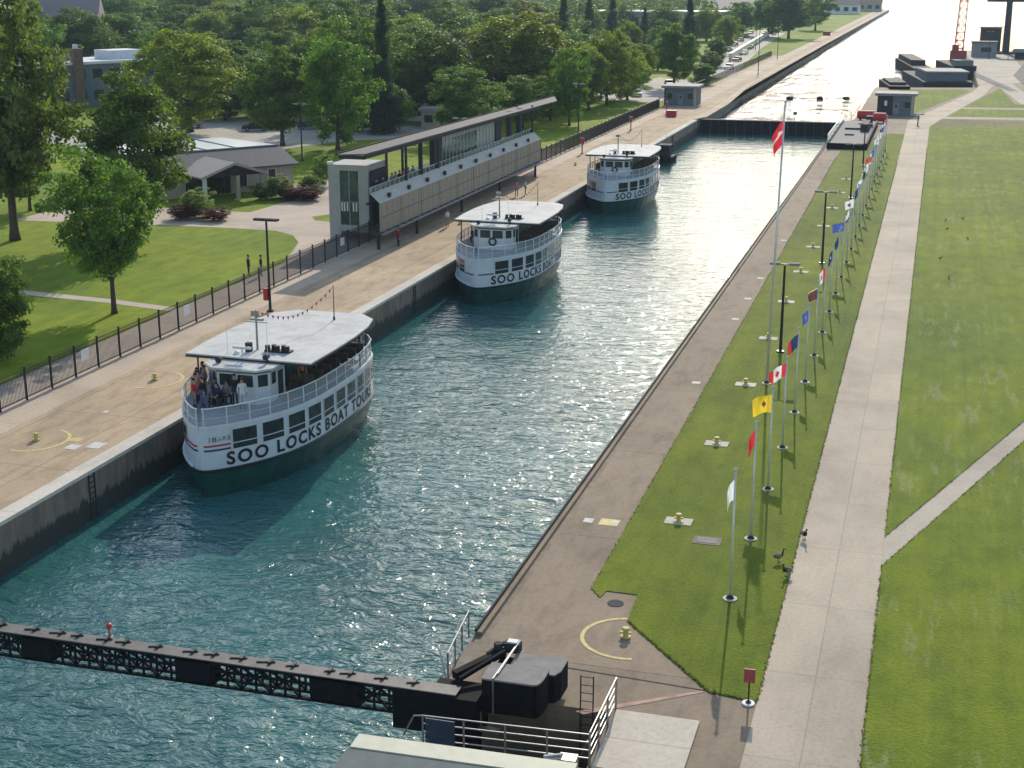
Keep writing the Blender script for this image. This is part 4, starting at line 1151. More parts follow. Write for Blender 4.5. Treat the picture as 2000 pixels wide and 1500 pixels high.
# ---------------------------------------------------------------- fences
o = empty('picket_fence', (-50.2, 57, 0), 0, 'long black metal picket fence between quay and park', 'fence')
L_ = 216
pk = MB()
for y in np.arange(0, L_, .13):
    if y < 75 or y > 75:
        pk.box(-.012, .012, y, y + .022, .12, 1.82)
pk.build('pickets', m_iron, o)
rl = MB()
for z in (.18, 1.62, 1.86): rl.box(-.022, .022, 0, L_, z, z + .045)
rl.build('rail', m_iron, o)
pm = None
for k in range(84):
    if pm is None:
        b = MB(); b.box(-.05, .05, -.05, .05, 0, 2.0); b.box(-.065, .065, -.065, .065, 2.0, 2.05); po = b.build('post', m_iron, o); pm = po
    else:
        po = pm.copy(); C.objects.link(po); po.parent = o
    po.location = (0, .3 + 2.6 * k, 0)
for x, y, z, lab in ((-50.1, 76.5, 1.2, 'white notice board on the fence nearest the camera'), (-50.1, 89.6, 1.2, 'white notice board on the fence left of the tall lamp'), (-50.1, 118.2, 1.2, 'small white notice by the foot of the stair tower')):
    b = MB(); b.box(-.02, .02, -.42, .42, -.32, .38); s = b.build('notice_board', m_whitebld); s.location = (x, y, z); tag(s, lab, 'sign', 'notices on the picket fence')
o = empty('channel_fence', (-50.6, 286, 0), 0, 'dark fence along the waterfront beyond the left lock shed', 'fence')
b = MB()
for k in range(70): b.box(-.04, .04, k * 2.6, k * 2.6 + .08, 0, 1.8)
b.build('posts', m_iron, o)['kind'] = 'stuff'
b = MB()
for y in np.arange(0, 182, .4): b.box(-.015, .015, y, y + .05, .1, 1.7)
for z in (.15, 1.65): b.box(-.02, .02, 0, 182, z, z + .05)
b.build('pickets', m_iron, o)

# ---------------------------------------------------------------- lamps, posts
def lamp(x, y, h, label, nhead=2, mat=m_iron, box=False, rz=0.0):
    o = empty('light_post', (x, y, 0), rz, label, 'street light', 'light posts along the lock')
    b = MB(); b.cyl(0, 0, 0, h, .11, .075, 10); b.cyl(0, 0, 0, .12, .26, .26, 12); b.build('pole', mat, o)
    b = MB(); b.bar((-.55, 0, h + .05), (.55, 0, h + .05), .07); b.build('bracket', mat, o)
    for sx in ((-1, 1) if nhead == 2 else (-1, 0, 1)):
        b = MB()
        b.box(sx * .62 - .34, sx * .62 + .34, -.22, .22, h + .02, h + .17)
        hd = b.build('lamp_head', m_darkgrey if nhead == 3 else m_plate, o)
        b = MB(); b.box(sx * .62 - .26, sx * .62 + .26, -.16, .16, h - .01, h + .018); b.build('lens', m_panel, hd)
    if box:
        b = MB(); b.box(-.42, -.10, -.22, .18, .85, 1.75); bo = b.build('life_ring_box', m_red, o)
    return o
lamp(-46.56, 95.73, 6.8, 'tall dark light post with a red box on its stem beside the fence', 3, m_iron, True)
lamp(-8.67, 94.0, 5.9, 'black twin headed light post nearest on the flag lawn', 2)
lamp(-8.45, 126.0, 6.2, 'second black twin headed light post on the flag lawn', 2)
lamp(-8.40, 166.0, 6.0, 'third black twin headed light post on the flag lawn', 2)
lamp(-8.6, 196.0, 5.4, 'fourth dark light post near the far gate platform', 2)
lamp(-56.6, 172, 7.0, 'slim light post behind the viewing stand lawn', 2)
lamp(-54.5, 226, 7.6, 'light post with a pale head between the viewing stand and left shed', 2)
lamp(-43.8, 375, 11.5, 'tall slim light post on the far left quay', 2)
lamp(-47.5, 455, 11, 'second tall slim light post on the far left quay', 2)
lamp(-60.2, 505, 9, 'light post at the end of the waterfront car park', 2)
lamp(-82.0, 180.5, 7.5, 'light post on the lawn left of the stair tower', 2)
lamp(14.4, 470.0, 8.0, 'slim light post on the pier end pavement', 2)
lamp(-2.6, 252.0, 1.9, 'short dark post at the bend of the main footpath', 2)
for x, y, lab in ((-47.2, 231.97, 'thin red safety post on the far part of the left quay'), (-47.41, 199.03, 'thin red safety post left of the farthest tour boat'), (-46.9, 262.5, 'thin red safety post near the red chest')):
    o = empty('safety_post', (x, y, 0), 0, lab, 'post', 'red safety posts on the quay')
    b = MB(); b.cyl(0, 0, 0, 2.3, .09, .09, 8); b.cyl(0, 0, 0, .1, .22, .22, 10); b.build('stem', m_redrust, o)
    b = MB(); b.box(-.25, .25, -.12, .12, 1.4, 2.2); b.build('life_ring_box', m_redrust, o)
o = empty('equipment_chest', (-45.1, 257.5, 0), 0, 'red equipment chest standing on the left quay before the lock shed', 'chest')
b = MB(); b.box(-.9, .9, -.5, .5, .15, 1.0); b.box(-.8, .8, -.4, .4, 0, .15); b.build('body', m_red, o)
b = MB(); b.box(-.94, .94, -.54, .54, 1.0, 1.12); b.build('lid', m_redrust, o)
o = empty('equipment_chest', (-46.6, 640, 0), 0, 'rust red chest on the far left channel quay', 'chest')
b = MB(); b.box(-1.5, 1.5, -1, 1, 0, 1.5); b.build('body', m_redrust, o); b = MB(); b.box(-1.6, 1.6, -1.1, 1.1, 1.5, 1.7); b.build('lid', m_redrust, o)

# ---------------------------------------------------------------- mooring bollards
bo_m = None
def bollard(x, y, pad, label):
    o = empty('mooring_bollard', (x, y, 0), 0, label, 'bollard', 'yellow mooring bollards')
    if pad:
        b = MB(); b.box(-.62, .62, -.42, .42, -.1, .06); b.build('pad', m_coping, o)
    b = MB(); b.cyl(0, 0, .02, .08, .20, .20, 12); b.cyl(0, 0, .08, .28, .11, .11, 12); b.tube([(0, 0, .28), (0, 0, .36), (0, 0, .42)], [.11, .17, .13], 12)
    b.build('post', m_yellow, o, False)
    b = MB(); b.box(-.22, .22, -.05, .05, .17, .24); b.build('cross_bar', m_yellow, o)
bollard(-9.73, 49.0, False, 'yellow mooring bollard inside the big yellow arc beside the black counterweight')
for i, y in enumerate((61.42, 73.28, 85.36, 97.49, 109.6, 121.7, 133.8, 145.9, 158, 170, 182)):
    bollard(-9.86, y, True, 'yellow bollard on a pad in the flag lawn, ' + ['nearest the camera', 'second from the camera', 'third from the camera', 'fourth by the first light post', 'fifth from the camera', 'sixth by the second light post', 'seventh from the camera', 'eighth from the camera', 'ninth from the camera', 'tenth from the camera', 'farthest from the camera'][i])
for y, lab in ((63.77, 'yellow bollard on the left quay nearest the camera'), (76.32, 'yellow bollard on the left quay beside the bow of the nearest boat'), (88.9, 'yellow bollard on the left quay hidden behind the nearest boat mast'), (137, 'yellow bollard on the left quay behind the middle boat'), (186, 'yellow bollard on the left quay behind the farthest boat')):
    bollard(-45.2, y, False, lab)
o = empty('drain_cover', (-8.25, 59.45, 0), 0, 'flat rectangular concrete hatch set in the flag lawn', 'hatch')
b = MB(); b.box(-.62, .62, -.45, .45, -.1, .05); b.build('frame', m_walk, o)
b = MB(); b.box(-.45, .45, -.3, .3, .05, .065); b.build('lid', m_plate, o)
o = empty('drain_cover', (-10.75, 51.9, 0), 0, 'dark drain cover on the paved notch of the flag lawn', 'hatch')
b = MB(); b.cyl(0, 0, .005, .02, .33, .33, 16); b.build('lid', m_darkgrey, o)

# ---------------------------------------------------------------- flagpoles and flags
G_FP, G_F = 'row of flagpoles on the lawn', 'flags along the lock lawn'
POLE_H = [5.45, 5.4, 5.15, 4.95, 4.95, 4.95, 4.95, 5.0]
def flagpole(x, y, h, label, r=.06, group=G_FP):
    o = empty('flagpole', (x, y, 0), 0, label, 'flagpole', group)
    b = MB(); b.cyl(0, 0, .03, h, r, r * .62, 10); b.build('pole', m_pole, o, True)
    b = MB(); b.cyl(0, 0, .0, .07, .29, .29, 20); b.build('base_ring', m_coping, o)
    b = MB(); b.cyl(0, 0, .07, .20, .17, .10, 12); b.build('collar', m_darkgrey, o)
    b = MB(); b.ball((0, 0, h + .06), .085, 10); b.build('finial', m_creamtrim, o, True)
    return o
def flag(x, y, ztop, wd, ht, droop, mats, pattern, label, ang=R(188), group=G_F, emblem=None, seed=0):
    """cloth hanging from the pole; droop 0 = streaming, 1 = hanging down"""
    nx, nz = 16, 10
    b = MB(); rng = random.Random(seed)
    ph = rng.uniform(0, 6)
    P = []
    ca, sa = math.cos(ang), math.sin(ang)
    for i in range(nx + 1):
        u = i / nx
        ex = wd * (u * (1 - droop) + droop * .28 * math.sin(u * 1.57))
        dz = -wd * droop * (.85 * u ** 1.15)
        for j in range(nz + 1):
            vv = j / nz
            wv = (.05 + .10 * u) * wd * math.sin(u * 7.5 + vv * 2.2 + ph) * (.5 + droop)
            px = ex * (1 - .25 * droop * vv * u); py = wv * u ** .5
            P.append((x + ca * px - sa * py, y + sa * px + ca * py, ztop - vv * ht * (1 - .12 * droop * u) + dz + .03 * math.sin(u * 5 + ph)))
    F = [(i * (nz + 1) + j, (i + 1) * (nz + 1) + j, (i + 1) * (nz + 1) + j + 1, i * (nz + 1) + j + 1) for i in range(nx) for j in range(nz)]
    b.add(P, F)
    for k, (i, j) in enumerate((i, j) for i in range(nx) for j in range(nz)):
        b.m[k] = pattern((i + .5) / nx, (j + .5) / nz)
    o = b.build('flag', mats, None, True)
    return tag(o, label, 'flag', group)
def fabric(name, c):
    t = NT(name); t.col(c); t.rough(.8)
    tr = t.n('ShaderNodeBsdfTranslucent'); tr.inputs[0].default_value = (*c, 1)
    mx = t.n('ShaderNodeMixShader'); mx.inputs[0].default_value = .45
    t.l(t.b.outputs[0], mx.inputs[1]); t.l(tr.outputs[0], mx.inputs[2]); t.l(mx.outputs[0], t.out.inputs[0])
    return t.m
f_white, f_red, f_yel, f_blue, f_navy, f_blk, f_brown, f_lblue = [fabric('flag_cloth', c) for c in ((.78, .80, .84), (.62, .035, .05), (.85, .62, .04), (.07, .11, .42), (.03, .05, .14), (.015, .015, .02), (.13, .05, .06), (.16, .25, .50))]
f_cream = fabric('flag_cloth', (.75, .62, .25))
plain_p = lambda u, v: 0
disc = lambda cu, cv, r: (lambda u, v: 1 if ((u - cu) * 1.5) ** 2 + (v - cv) ** 2 < r * r else 0)
def tri(u, v):        # red / white / red with a leaf patch
    if u < .25 or u > .75: return 0
    return 0 if abs(u - .5) * 2.4 + abs(v - .5) * 1.2 < .30 else 1
def hoist(u, v): return 1 if u < .35 else 0
def bands(u, v): return 0 if v < .33 else (1 if v < .66 else 2)
order = ['nearest the camera', 'second from the camera', 'third from the camera', 'fourth from the camera', 'fifth from the camera', 'sixth from the camera', 'seventh from the camera', 'eighth from the camera', 'ninth from the camera', 'tenth from the camera', 'eleventh from the camera', 'twelfth from the camera', 'thirteenth from the camera', 'fourteenth from the camera', 'eleventh from the far end', 'tenth from the far end', 'ninth from the far end', 'eighth from the far end', 'seventh from the far end', 'sixth from the far end', 'fifth from the far end', 'fourth from the far end', 'third from the far end', 'second from the far end', 'nearest the far gate platform']
spec = [
    (.95, .95, .80, [f_white], plain_p, 'white flag drooping on the flagpole nearest the camera'),
    (.95, .85, .75, [f_red], plain_p, 'small plain red flag drooping in front of the yellow flag'),
    (1.35, 1.0, .18, [f_yel, f_brown], disc(.42, .5, .16), 'bright yellow flag with a dark emblem'),
    (1.45, .80, .28, [f_red, f_white], tri, 'red and white flag spread just beyond the yellow flag'),
    (1.2, .9, .50, [f_navy, f_red], lambda u, v: 1 if u > .6 else 0, 'navy and red flag beside the first black light post'),
    (.9, .85, .60, [f_blue, f_lblue], disc(.4, .5, .2), 'violet blue flag sixth along the row'),
    (1.2, .85, .45, [f_brown, f_cream], lambda u, v: 1 if v < .12 else 0, 'maroon flag with a thin yellow edge'),
    (.95, 1.05, .60, [f_red, f_white, f_blk], lambda u, v: 0 if u < .35 else (2 if disc(.6, .5, .18)(u, v) else 1), 'white flag with a red hoist and black emblem'),
    (.9, .9, .75, [f_navy, f_white], disc(.4, .5, .12), 'dark navy flag right of the second black light post'),
    (1.0, .9, .85, [f_navy, f_lblue], plain_p, 'limp dark blue flag on the tenth flagpole'),
    (1.45, .85, .22, [f_blue, f_lblue], disc(.25, .5, .2), 'wide mid blue flag streaming to the left'),
    (1.0, .9, .8, [f_white, f_navy], lambda u, v: 1 if v > .7 else 0, 'white flag with a dark lower band'),
    (1.3, .9, .3, [f_white, f_blk], lambda u, v: 1 if (u - .5) ** 2 + (v - .5) ** 2 < .03 else 0, 'white and black flag streaming beside the third light post'),
    (1.0, .9, .6, [f_navy], plain_p, 'plain navy flag above the white and black one'),
    (1.0, .9, .5, [f_white, f_lblue], lambda u, v: 1 if v > .5 else 0, 'white over pale blue flag in the far half of the row'),
    (1.0, .9, .6, [f_blk, f_white], lambda u, v: 1 if u > .5 else 0, 'black and white flag in the far half of the row'),
    (1.0, .9, .6, [f_white], plain_p, 'plain white flag in the far half of the row'),
    (1.1, .9, .4, [f_red, f_white], lambda u, v: 1 if v > .75 else 0, 'red flag with a white lower edge in the far half of the row'),
    (1.0, .9, .5, [f_blue, f_white], lambda u, v: 1 if u > .6 else 0, 'blue and white flag just before the far gate platform'),
    (1.0, .9, .6, [f_lblue], plain_p, 'pale blue flag beside the far gate platform'),
    (1.1, .9, .4, [f_white, f_navy], disc(.4, .5, .2), 'white flag with a dark disc beside the far gate platform'),
    (1.1, .9, .5, [f_white], plain_p, 'plain white flag at the dark far gate platform'),
    (1.0, .9, .5, [f_navy, f_white], lambda u, v: 1 if v > .8 else 0, 'navy flag with a white strip near the end of the row'),
    (1.0, .9, .6, [f_white, f_lblue], lambda u, v: 1 if v > .4 else 0, 'second last flag of the row, pale blue under white'),
    (1.0, .9, .6, [f_red, f_lblue], lambda u, v: 1 if u > .55 else 0, 'last flag of the row, red and pale blue'),
]
for i, (wd, ht, dr, mats, pat, lab) in enumerate(spec):
    y = 53.55 + 6.665 * i
    h = POLE_H[i] if i < len(POLE_H) else 5.0
    flagpole(-6.42, y, h, 'slender silver flagpole on a white base ring, ' + order[i] + ' in the row')
    flag(-6.42, y, h - .30, wd * .88, ht * .88, min(.95, dr + .10), mats, pat, lab, R(188 + (i * 37) % 23 - 6), G_F, None, i)
tp = flagpole(-8.67, 85.96, 17.0, 'very tall flagpole carrying a big red flag', .085, None); tp.rotation_euler = (0, R(.95), 0)
flag(-8.40, 85.96, 16.1, 1.6, 1.45, .85, [f_red, f_white], lambda u, v: 1 if abs(v - .48) < .05 or (u - .35) ** 2 + (v - .4) ** 2 < .012 else 0, 'big red flag with a pale patch hanging on the very tall flagpole', R(192), None, None, 5)

# sign post and geese
o = empty('red_sign', (-4.62, 45.1, 0), 0, 'small red sign on a thin post at the near corner of the flag lawn', 'sign')
b = MB(); b.cyl(0, 0, 0, 1.3, .03, .03, 8); b.build('post', m_iron, o)
b = MB(); b.box(-.19, .19, -.03, .03, .82, 1.32); b.build('panel', m_redrust, o)
b = MB(); b.cyl(0, 0, .0, .06, .22, .22, 14); b.cyl(0, 0, .06, .1, .1, .1, 10, 1); b.build('base', [m_whitebld, m_darkgrey], o)
def goose_mesh():
    pts = [(0, .34, .36), (0, .22, .34), (0, .05, .33), (0, -.14, .36), (0, -.22, .46), (0, -.25, .60), (0, -.27, .70), (0, -.33, .70), (0, -.40, .68)]
    rr = [.02, .09, .14, .12, .055, .035, .045, .035, .012]
    b = MB(); b.tube(pts[:4], rr[:4], 10, 0); b.tube(pts[3:], rr[3:], 8, 1)
    for s in (1, -1):
        b.tube([(s * .06, .02, .24), (s * .06, .0, .03)], .014, 5, 1); b.box(s * .06 - .035, s * .06 + .035, -.09, .02, 0.0, .03, 1)
    ob = b.build('goose', [plain('goose_brown_feathers', (.13, .10, .075), .8, .3, 8), m_letter], None, True)
    wg = MB()
    for s in (1, -1): wg.ball((s * .10, .06, .36), .17, 8, 0, (.35, 1.25, .6))
    w_ = wg.build('wings', plain('goose_wing_feathers', (.19, .15, .12), .8, .3, 8), ob, True)
    return ob
g0 = goose_mesh()
for i, (x, y, a, lab) in enumerate([(-4.15, 60.8, .5, 'goose standing on the footpath edge beside the lawn'), (-4.95, 57.9, 2.2, 'goose grazing on the lawn left of the footpath'), (-4.45, 56.5, -.8, 'goose at the footpath edge nearest the camera'),
    (2.04, 146.9, 1.0, 'goose on the big lawn in the middle of the left pair'), (3.57, 153.8, 2.0, 'goose farthest right at the back of the big lawn flock'), (1.9, 152.3, .3, 'goose farthest left at the back of the big lawn flock'), (3.9, 141.5, 4.0, 'goose farthest right of the big lawn flock'), (1.42, 130.6, 1.5, 'goose on the big lawn second nearest the camera'), (2.14, 121.8, 3.0, 'goose on the big lawn nearest the camera')]):
    g = g0 if i == 0 else copy_tree(g0)
    g.location = (x, y, .03); g.rotation_euler = (0, 0, a); g.scale = (.82, .82, .82) if i < 3 else (.50, .50, .50)
    tag(g, lab, 'goose', 'geese on the lawns')

# ---------------------------------------------------------------- near boom, counterweight, pit and railings
BY = 41.35
o = empty('ship_arrestor_boom', (-14.6, BY, 0), 0, 'black truss boom lying across the near end of the lock', 'boom')
z0, z1, wy = .02, 1.02, .25
b = MB()
for sy in (-wy, wy):
    b.box(-25, .6, sy - .06, sy + .06, z1 - .12, z1 - .012); b.box(-25, .6, sy - .06, sy + .06, z0, z0 + .10)
    b.box(-25, .6, sy - .04, sy + .04, .60, .68)
b.build('chord', m_black, o)
solid = [(-4.55, -2.75), (-9.7, -8.3), (-15.9, -14.7), (-21.9, -20.4)]
b = MB()
for sy in (-wy, wy):
    x = 0.0; k = 0
    while x > -24.6:
        xm = x - .55
        if not any(a <= x <= c for a, c in solid):
            b.bar((x, sy, z0 + .1), (x, sy, z1 - .1), .07)
            if k % 2: b.bar((x, sy, z0 + .1), (xm, sy, .62), .07)
            else: b.bar((x, sy, .62), (xm, sy, z0 + .1), .07)
            b.bar((x, sy, .62), (xm, sy, z1 - .1), .055)
        x = xm; k += 1
b.build('lattice', m_black, o)
for a, c in solid:
    b = MB(); b.box(a, c, -wy - .06, wy + .06, z0 + .04, z1 - .02); b.build('plate_section', m_black, o)
b = MB(); b.box(-1.5, .7, -wy - .1, wy + .1, z0 - .5, z1 - .02); b.build('pivot_end', m_black, o)
b = MB()
segs = [(-24.9, -23.0)] + [(c, a) for a, c in solid]
b.box(-25, .75, -wy - .08, wy + .08, z1 - .01, z1 + .03)
b.build('walkway_plate', m_deckplate, o)
b = MB()
rng_ = random.Random(3)
x = -.8
while x > -24.5:
    a = rng_.uniform(.25, .55)
    b = MB()
    b.bar((x + .1, .1 + wy * .3, z1 + .05), (x - a, -.1 + wy * .5, z1 + .05), .05, .05)
    b.box(x - .12, x, -.02, wy - .02, z1 + .03, z1 + .12)
    b.build('chain_bracket', m_letter, o)
    x -= rng_.uniform(.7, 1.5)
b = MB(); b.cyl(-12.6, wy, z1, z1 + .45, .03, None, 6); b.ball((-12.6, wy, z1 + .52), .12, 8); b.build('marker_light', m_red, o)

o = empty('boom_counterweight', (-12.15, 42.5, 0), 0, 'big dark counterweight of the near boom with two rounded grey top plates', 'counterweight')
def plan(x0, x1, y0, y1, r):
    p = [(x0, y0), (x1 - r * .2, y0)]
    for k in range(5):
        t = -math.pi / 2 + math.pi / 2 * k / 4
        p.append((x1 - r * .25 + r * .25 * math.cos(t), y0 + r * .8 + r * .8 * math.sin(t)))
    return p + [(x1, y1), (x0, y1)]
PA = plan(-1.05, 1.12, -.95, .35, .9); PB = [(-.45, .36), (1.30, .36), (1.46, .75), (1.48, 1.75), (-.5, 1.75)]
o.scale = (.93, .93, .97)
b = MB(); b.hexa(PA, .25, 1.48); b.build('front_weight', m_black, o)
b = MB(); b.hexa(PB, .25, 1.30); b.build('rear_weight', m_black, o)
b = MB(); b.hexa([(x * 1.01, -.3 + (y + .3) * 1.01) for x, y in PA], 1.48, 1.54); b.build('top_plate', m_plate, o)
b = MB(); b.hexa([(x * 1.01, 1.2 + (y - 1.2) * 1.01) for x, y in PB], 1.30, 1.35); b.build('top_plate', m_plate, o)
b = MB(); b.box(-2.9, -1.05, -1.6, -.2, -.6, .95); b.box(-1.05, -.5, -.9, 1.6, .25, 1.2); b.bar((-2.3, -.3, 1.15), (-1.0, 1.7, 1.35), .28); b.bar((-2.0, -.6, 1.2), (-.8, 1.2, 1.6), .14); b.build('pivot_arm', m_black, o)
b = MB(); b.cyl(-1.2, 1.6, 1.3, 1.7, .16, .16, 10); b.box(-1.0, -.4, 1.7, 2.1, 1.3, 1.65); b.bar((-1.5, 1.2, 1.4), (-1.0, 1.9, 1.6), .12); b.build('winch', m_darkgrey, o)
b = MB(); b.box(-.9, -.5, 1.75, 2.05, 1.66, 1.72); b.build('winch_cover', m_whitebld, o)
b = MB(); b.tube([(-.62, -.98, .2), (-.62, -.98, 1.58), (-.52, 2.0, 1.62)], .035, 6); b.tube([(-.47, 2.1, 1.66), (-.55, -.6, 1.60)], .02, 6); b.build('conduit', m_steel, o)
b = MB(); b.cyl(-1.1, -1.1, -.2, .32, .09, .09, 8); b.box(-1.9, -.3, -1.3, -1.1, -.35, -.2); b.build('pipe', m_steel, o)

def railing(name, p0, p1, h, nrail, npost, label, panel=None, fan=False):
    o = empty(name, p0, 0, label, 'railing')
    d = Vector(p1) - Vector(p0)
    b = MB()
    for k in range(nrail):
        z = h * (k + 1) / nrail
        b.tube([(0, 0, z), (d.x, d.y, d.z + z)], .024, 6)
    b.build('rail', m_steel, o)
    pm = None
    for k in range(npost):
        if pm is None:
            b = MB(); b.cyl(0, 0, 0, h, .035, None, 6); pm = b.build('post', m_steel, o); q = pm
        else:
            q = pm.copy(); C.objects.link(q); q.parent = o
        q.location = d * (k / (npost - 1))
    return o
o = railing('pit_railing', (-14.4, 39.30, 0.0), (-8.95, 39.62, 0.0), 1.12, 4, 5, 'grey steel railing in front of the dark machinery pit')
b = MB(); b.box(-.02, .98, -.02, .02, .12, 1.05); b.build('infill_panel', m_bluepanel, o).location = (.1, 0.01, 0)
b = MB(); b.tube([(0, 0, 1.12), (-.35, .12, 1.0), (-.75, .2, .2)], .03, 6); b.build('end_rail', m_steel, o)
railing('slab_railing', (-8.95, 39.7, .02), (-8.92, 43.5, .02), 1.15, 4, 4, 'steep looking grey railing between the pit and the pale deck slab')
o = empty('pit_ladder', (-9.85, 43.1, -2.6), 0, 'thin dark ladder standing at the back of the machinery pit', 'ladder')
b = MB(); b.cyl(-.22, 0, 0, 3.9, .025, None, 6); b.cyl(.22, 0, 0, 3.9, .025, None, 6); b.build('stile', m_darkgrey, o)
b = MB()
for k in range(13): b.bar((-.22, 0, .25 + k * .3), (.22, 0, .25 + k * .3), .022)
b.build('rung', m_darkgrey, o)
o = empty('pit_machinery', (-11.6, 40.6, -2.75), 0, 'dark beams and pipes inside the machinery pit', 'machinery')
b = MB()
b.box(-2.6, 2.3, -.2, .1, 1.6, 1.9); b.box(-1.5, 2.0, 1.2, 1.5, .9, 1.2); b.box(.6, 1.4, -.6, .6, 0, 1.2); b.box(-2.4, -1.6, 0, 1.2, 0, 2.2)
b.build('beam', m_black, o)
b = MB(); b.tube([(-2, -.5, 1.2), (1.8, -.5, 1.5), (1.8, .8, 1.5), (2.2, .8, 2.6)], .05, 8); b.box(.5, .95, -.75, -.5, 1.6, 2.0); b.build('pipe', m_steel, o)
o = railing('quay_end_rail', (-15.1, 43.9, 0), (-15.45, 47.4, 0), 1.05, 3, 4, 'pale handrail at the lock edge beside the boom pivot')
b = MB(); b.tube([(-.02, -.1, 0), (-.25, -.15, 1.25), (-.35, 0, 1.3)], .035, 6); b.build('hoop', m_whitebld, o)

o = empty('control_house', (-12, 33.75, 0), R(1.5), 'building roof with a cream edge cut by the bottom of the picture', 'building')
b = MB(); b.box(-2.5, 3.6, -4.0, .55, 0, 2.9); b.build('wall', m_cream, o)
b = MB(); b.add([(-2.85, -4.4, 2.75), (3.9, -4.4, 2.75), (3.9, -.15, 3.02), (-2.55, -.15, 3.02), (-2.85, -4.4, 2.85), (3.9, -4.4, 2.85), (3.9, -.15, 3.14), (-2.55, -.15, 3.14)], [(3, 2, 1, 0), (4, 5, 6, 7), (0, 1, 5, 4), (1, 2, 6, 5), (2, 3, 7, 6), (3, 0, 4, 7)]); ro = b.build('roof', m_slateroof, o)
b = MB(); b.box(-2.5, 3.9, -.12, .62, 3.0, 3.17); b.build('roof_trim', m_creamtrim, ro)
b = MB(); b.tube([(3.0, .95, 2.2), (3.0, .95, 3.0), (3.4, .95, 3.05)], .16, 10); b.box(3.3, 3.8, .8, 1.2, 2.6, 3.1); b.build('duct', m_steel, o)

# ---------------------------------------------------------------- far gate and its platform
o = empty('lock_gate', (-27.5, GY, 0), 0, 'dark green gate leaf closing the far end of the lock', 'gate')
b = MB(); b.box(-12.2, 11.7, -.45, .75, -4, -.35); b.build('leaf', m_black, o)
b = MB(); b.box(-12.2, 11.7, -.6, .85, -.34, -.2); b.build('walkway', m_darkgrey, o)
b = MB()
for x in np.arange(-12, 11.8, 1.5): b.box(x, x + .18, -.62, -.46, -3.4, -.36)
b.build('rib', m_darkgrey, o)
b = MB(); b.cyl(4.2, -.4, -.2, 1.0, .05, None, 6); b.box(3.9, 4.6, -.5, -.3, 1.0, 1.5); b.build('marker_board', m_letter, o)
o = empty('gate_platform', (-12, 235, 0), 0, 'dark grey raised platform with white railings beside the far gate', 'platform')
b = MB(); b.box(-2.6, 2.7, -20, 16, .5, .75); b.build('deck', m_plate, o)
b = MB(); b.box(-2.7, 2.8, -20.3, -20, -.1, .85); b.box(2.7, 2.95, -20, 16, -.1, .9); b.box(-2.75, -2.6, -20, 16, -.1, .8); b.build('skirt', m_black, o)
b = MB()
for z in (1.2, 1.6, 2.0): b.bar((-2.65, -19.8, z), (-2.65, 15.8, z), .08)
for y in np.arange(-19.8, 16, 5.9): b.cyl(-2.65, y, .7, 2.0, .06, None, 6)
b.build('railing', m_whitebld, o)
b = MB(); b.box(1.0, 2.2, -2, 6, .75, 1.9); b.box(1.4, 2.4, 7, 9.5, .75, 2.3); b.bar((-1.5, 1, .9), (1, 1, .9), .25); b.box(-1, .4, -8, -7.5, .75, .95); b.build('winch', m_darkgrey, o)
for x, y, l in ((-11.4, 260.5, 1.6), (-9.0, 256.5, 1.2)):
    o = empty('red_tank', (x, y, 0), 0, 'larger red tank before the right lock shed' if l > 1.4 else 'smaller red tank right of the larger red tank', 'tank')
    b = MB(); b.tube([(-l, 0, .95), (-l + .2, 0, .95), (l - .2, 0, .95), (l, 0, .95)], [.35, .75, .75, .35], 14); b.build('drum', m_red, o, False)
    b = MB(); b.box(-l * .7, -l * .5, -.6, .6, 0, .45); b.box(l * .5, l * .7, -.6, .6, 0, .45); b.build('cradle', m_darkgrey, o)

# ---------------------------------------------------------------- lock sheds
def shed(x, y, wd, dp, h, label, mir=1):
    o = empty('lock_shed', (x, y, 0), 0, label, 'shed')
    b = MB(); b.box(-wd / 2, wd / 2, 0, dp, 0, h); b.build('wall', m_bluegrey, o)
    b = MB(); b.box(-wd / 2 - .02, -wd / 2 + wd * .42 if mir < 0 else -wd / 2 + .3, -.06, 0, 0, h); b.build('wall_panel', m_darkgrey, o)
    b = MB(); b.box(-wd / 2 - .5, wd / 2 + .5, -.7, dp + .5, h, h + .45); b.build('roof', m_greymetal, o)
    b = MB(); b.box(-.4, .5, -.05, -.01, .1, 2.1); d_ = b.build('door', m_greymetal, o)
    b = MB(); b.box(-.1, .3, -.07, -.05, 1.3, 1.8); b.build('window', m_glass, d_)
    for xx in (-wd * .4, wd * .25):
        b = MB(); b.box(xx, xx + wd * .14, -.09, -.06, 1.3, 2.3); b.build('window', m_glass, o)
    b = MB(); b.box(wd / 2 - .5, wd / 2 + .02, -.065, 0, 0, h); b.build('corner_pilaster', m_cream, o)
    return o
shed(-47.6, 281, 6.2, 6, 3.3, 'grey lock shed with a pale flat roof on the left quay')
so_ = shed(-6.9, 272.2, 6.4, 5, 3.4, 'blue grey lock shed with a pale flat roof on the right pier', -1)
b = MB(); b.box(-2.0, -1.5, -.11, -.07, 1.6, 2.5); b.build('notice', m_whitebld, so_)

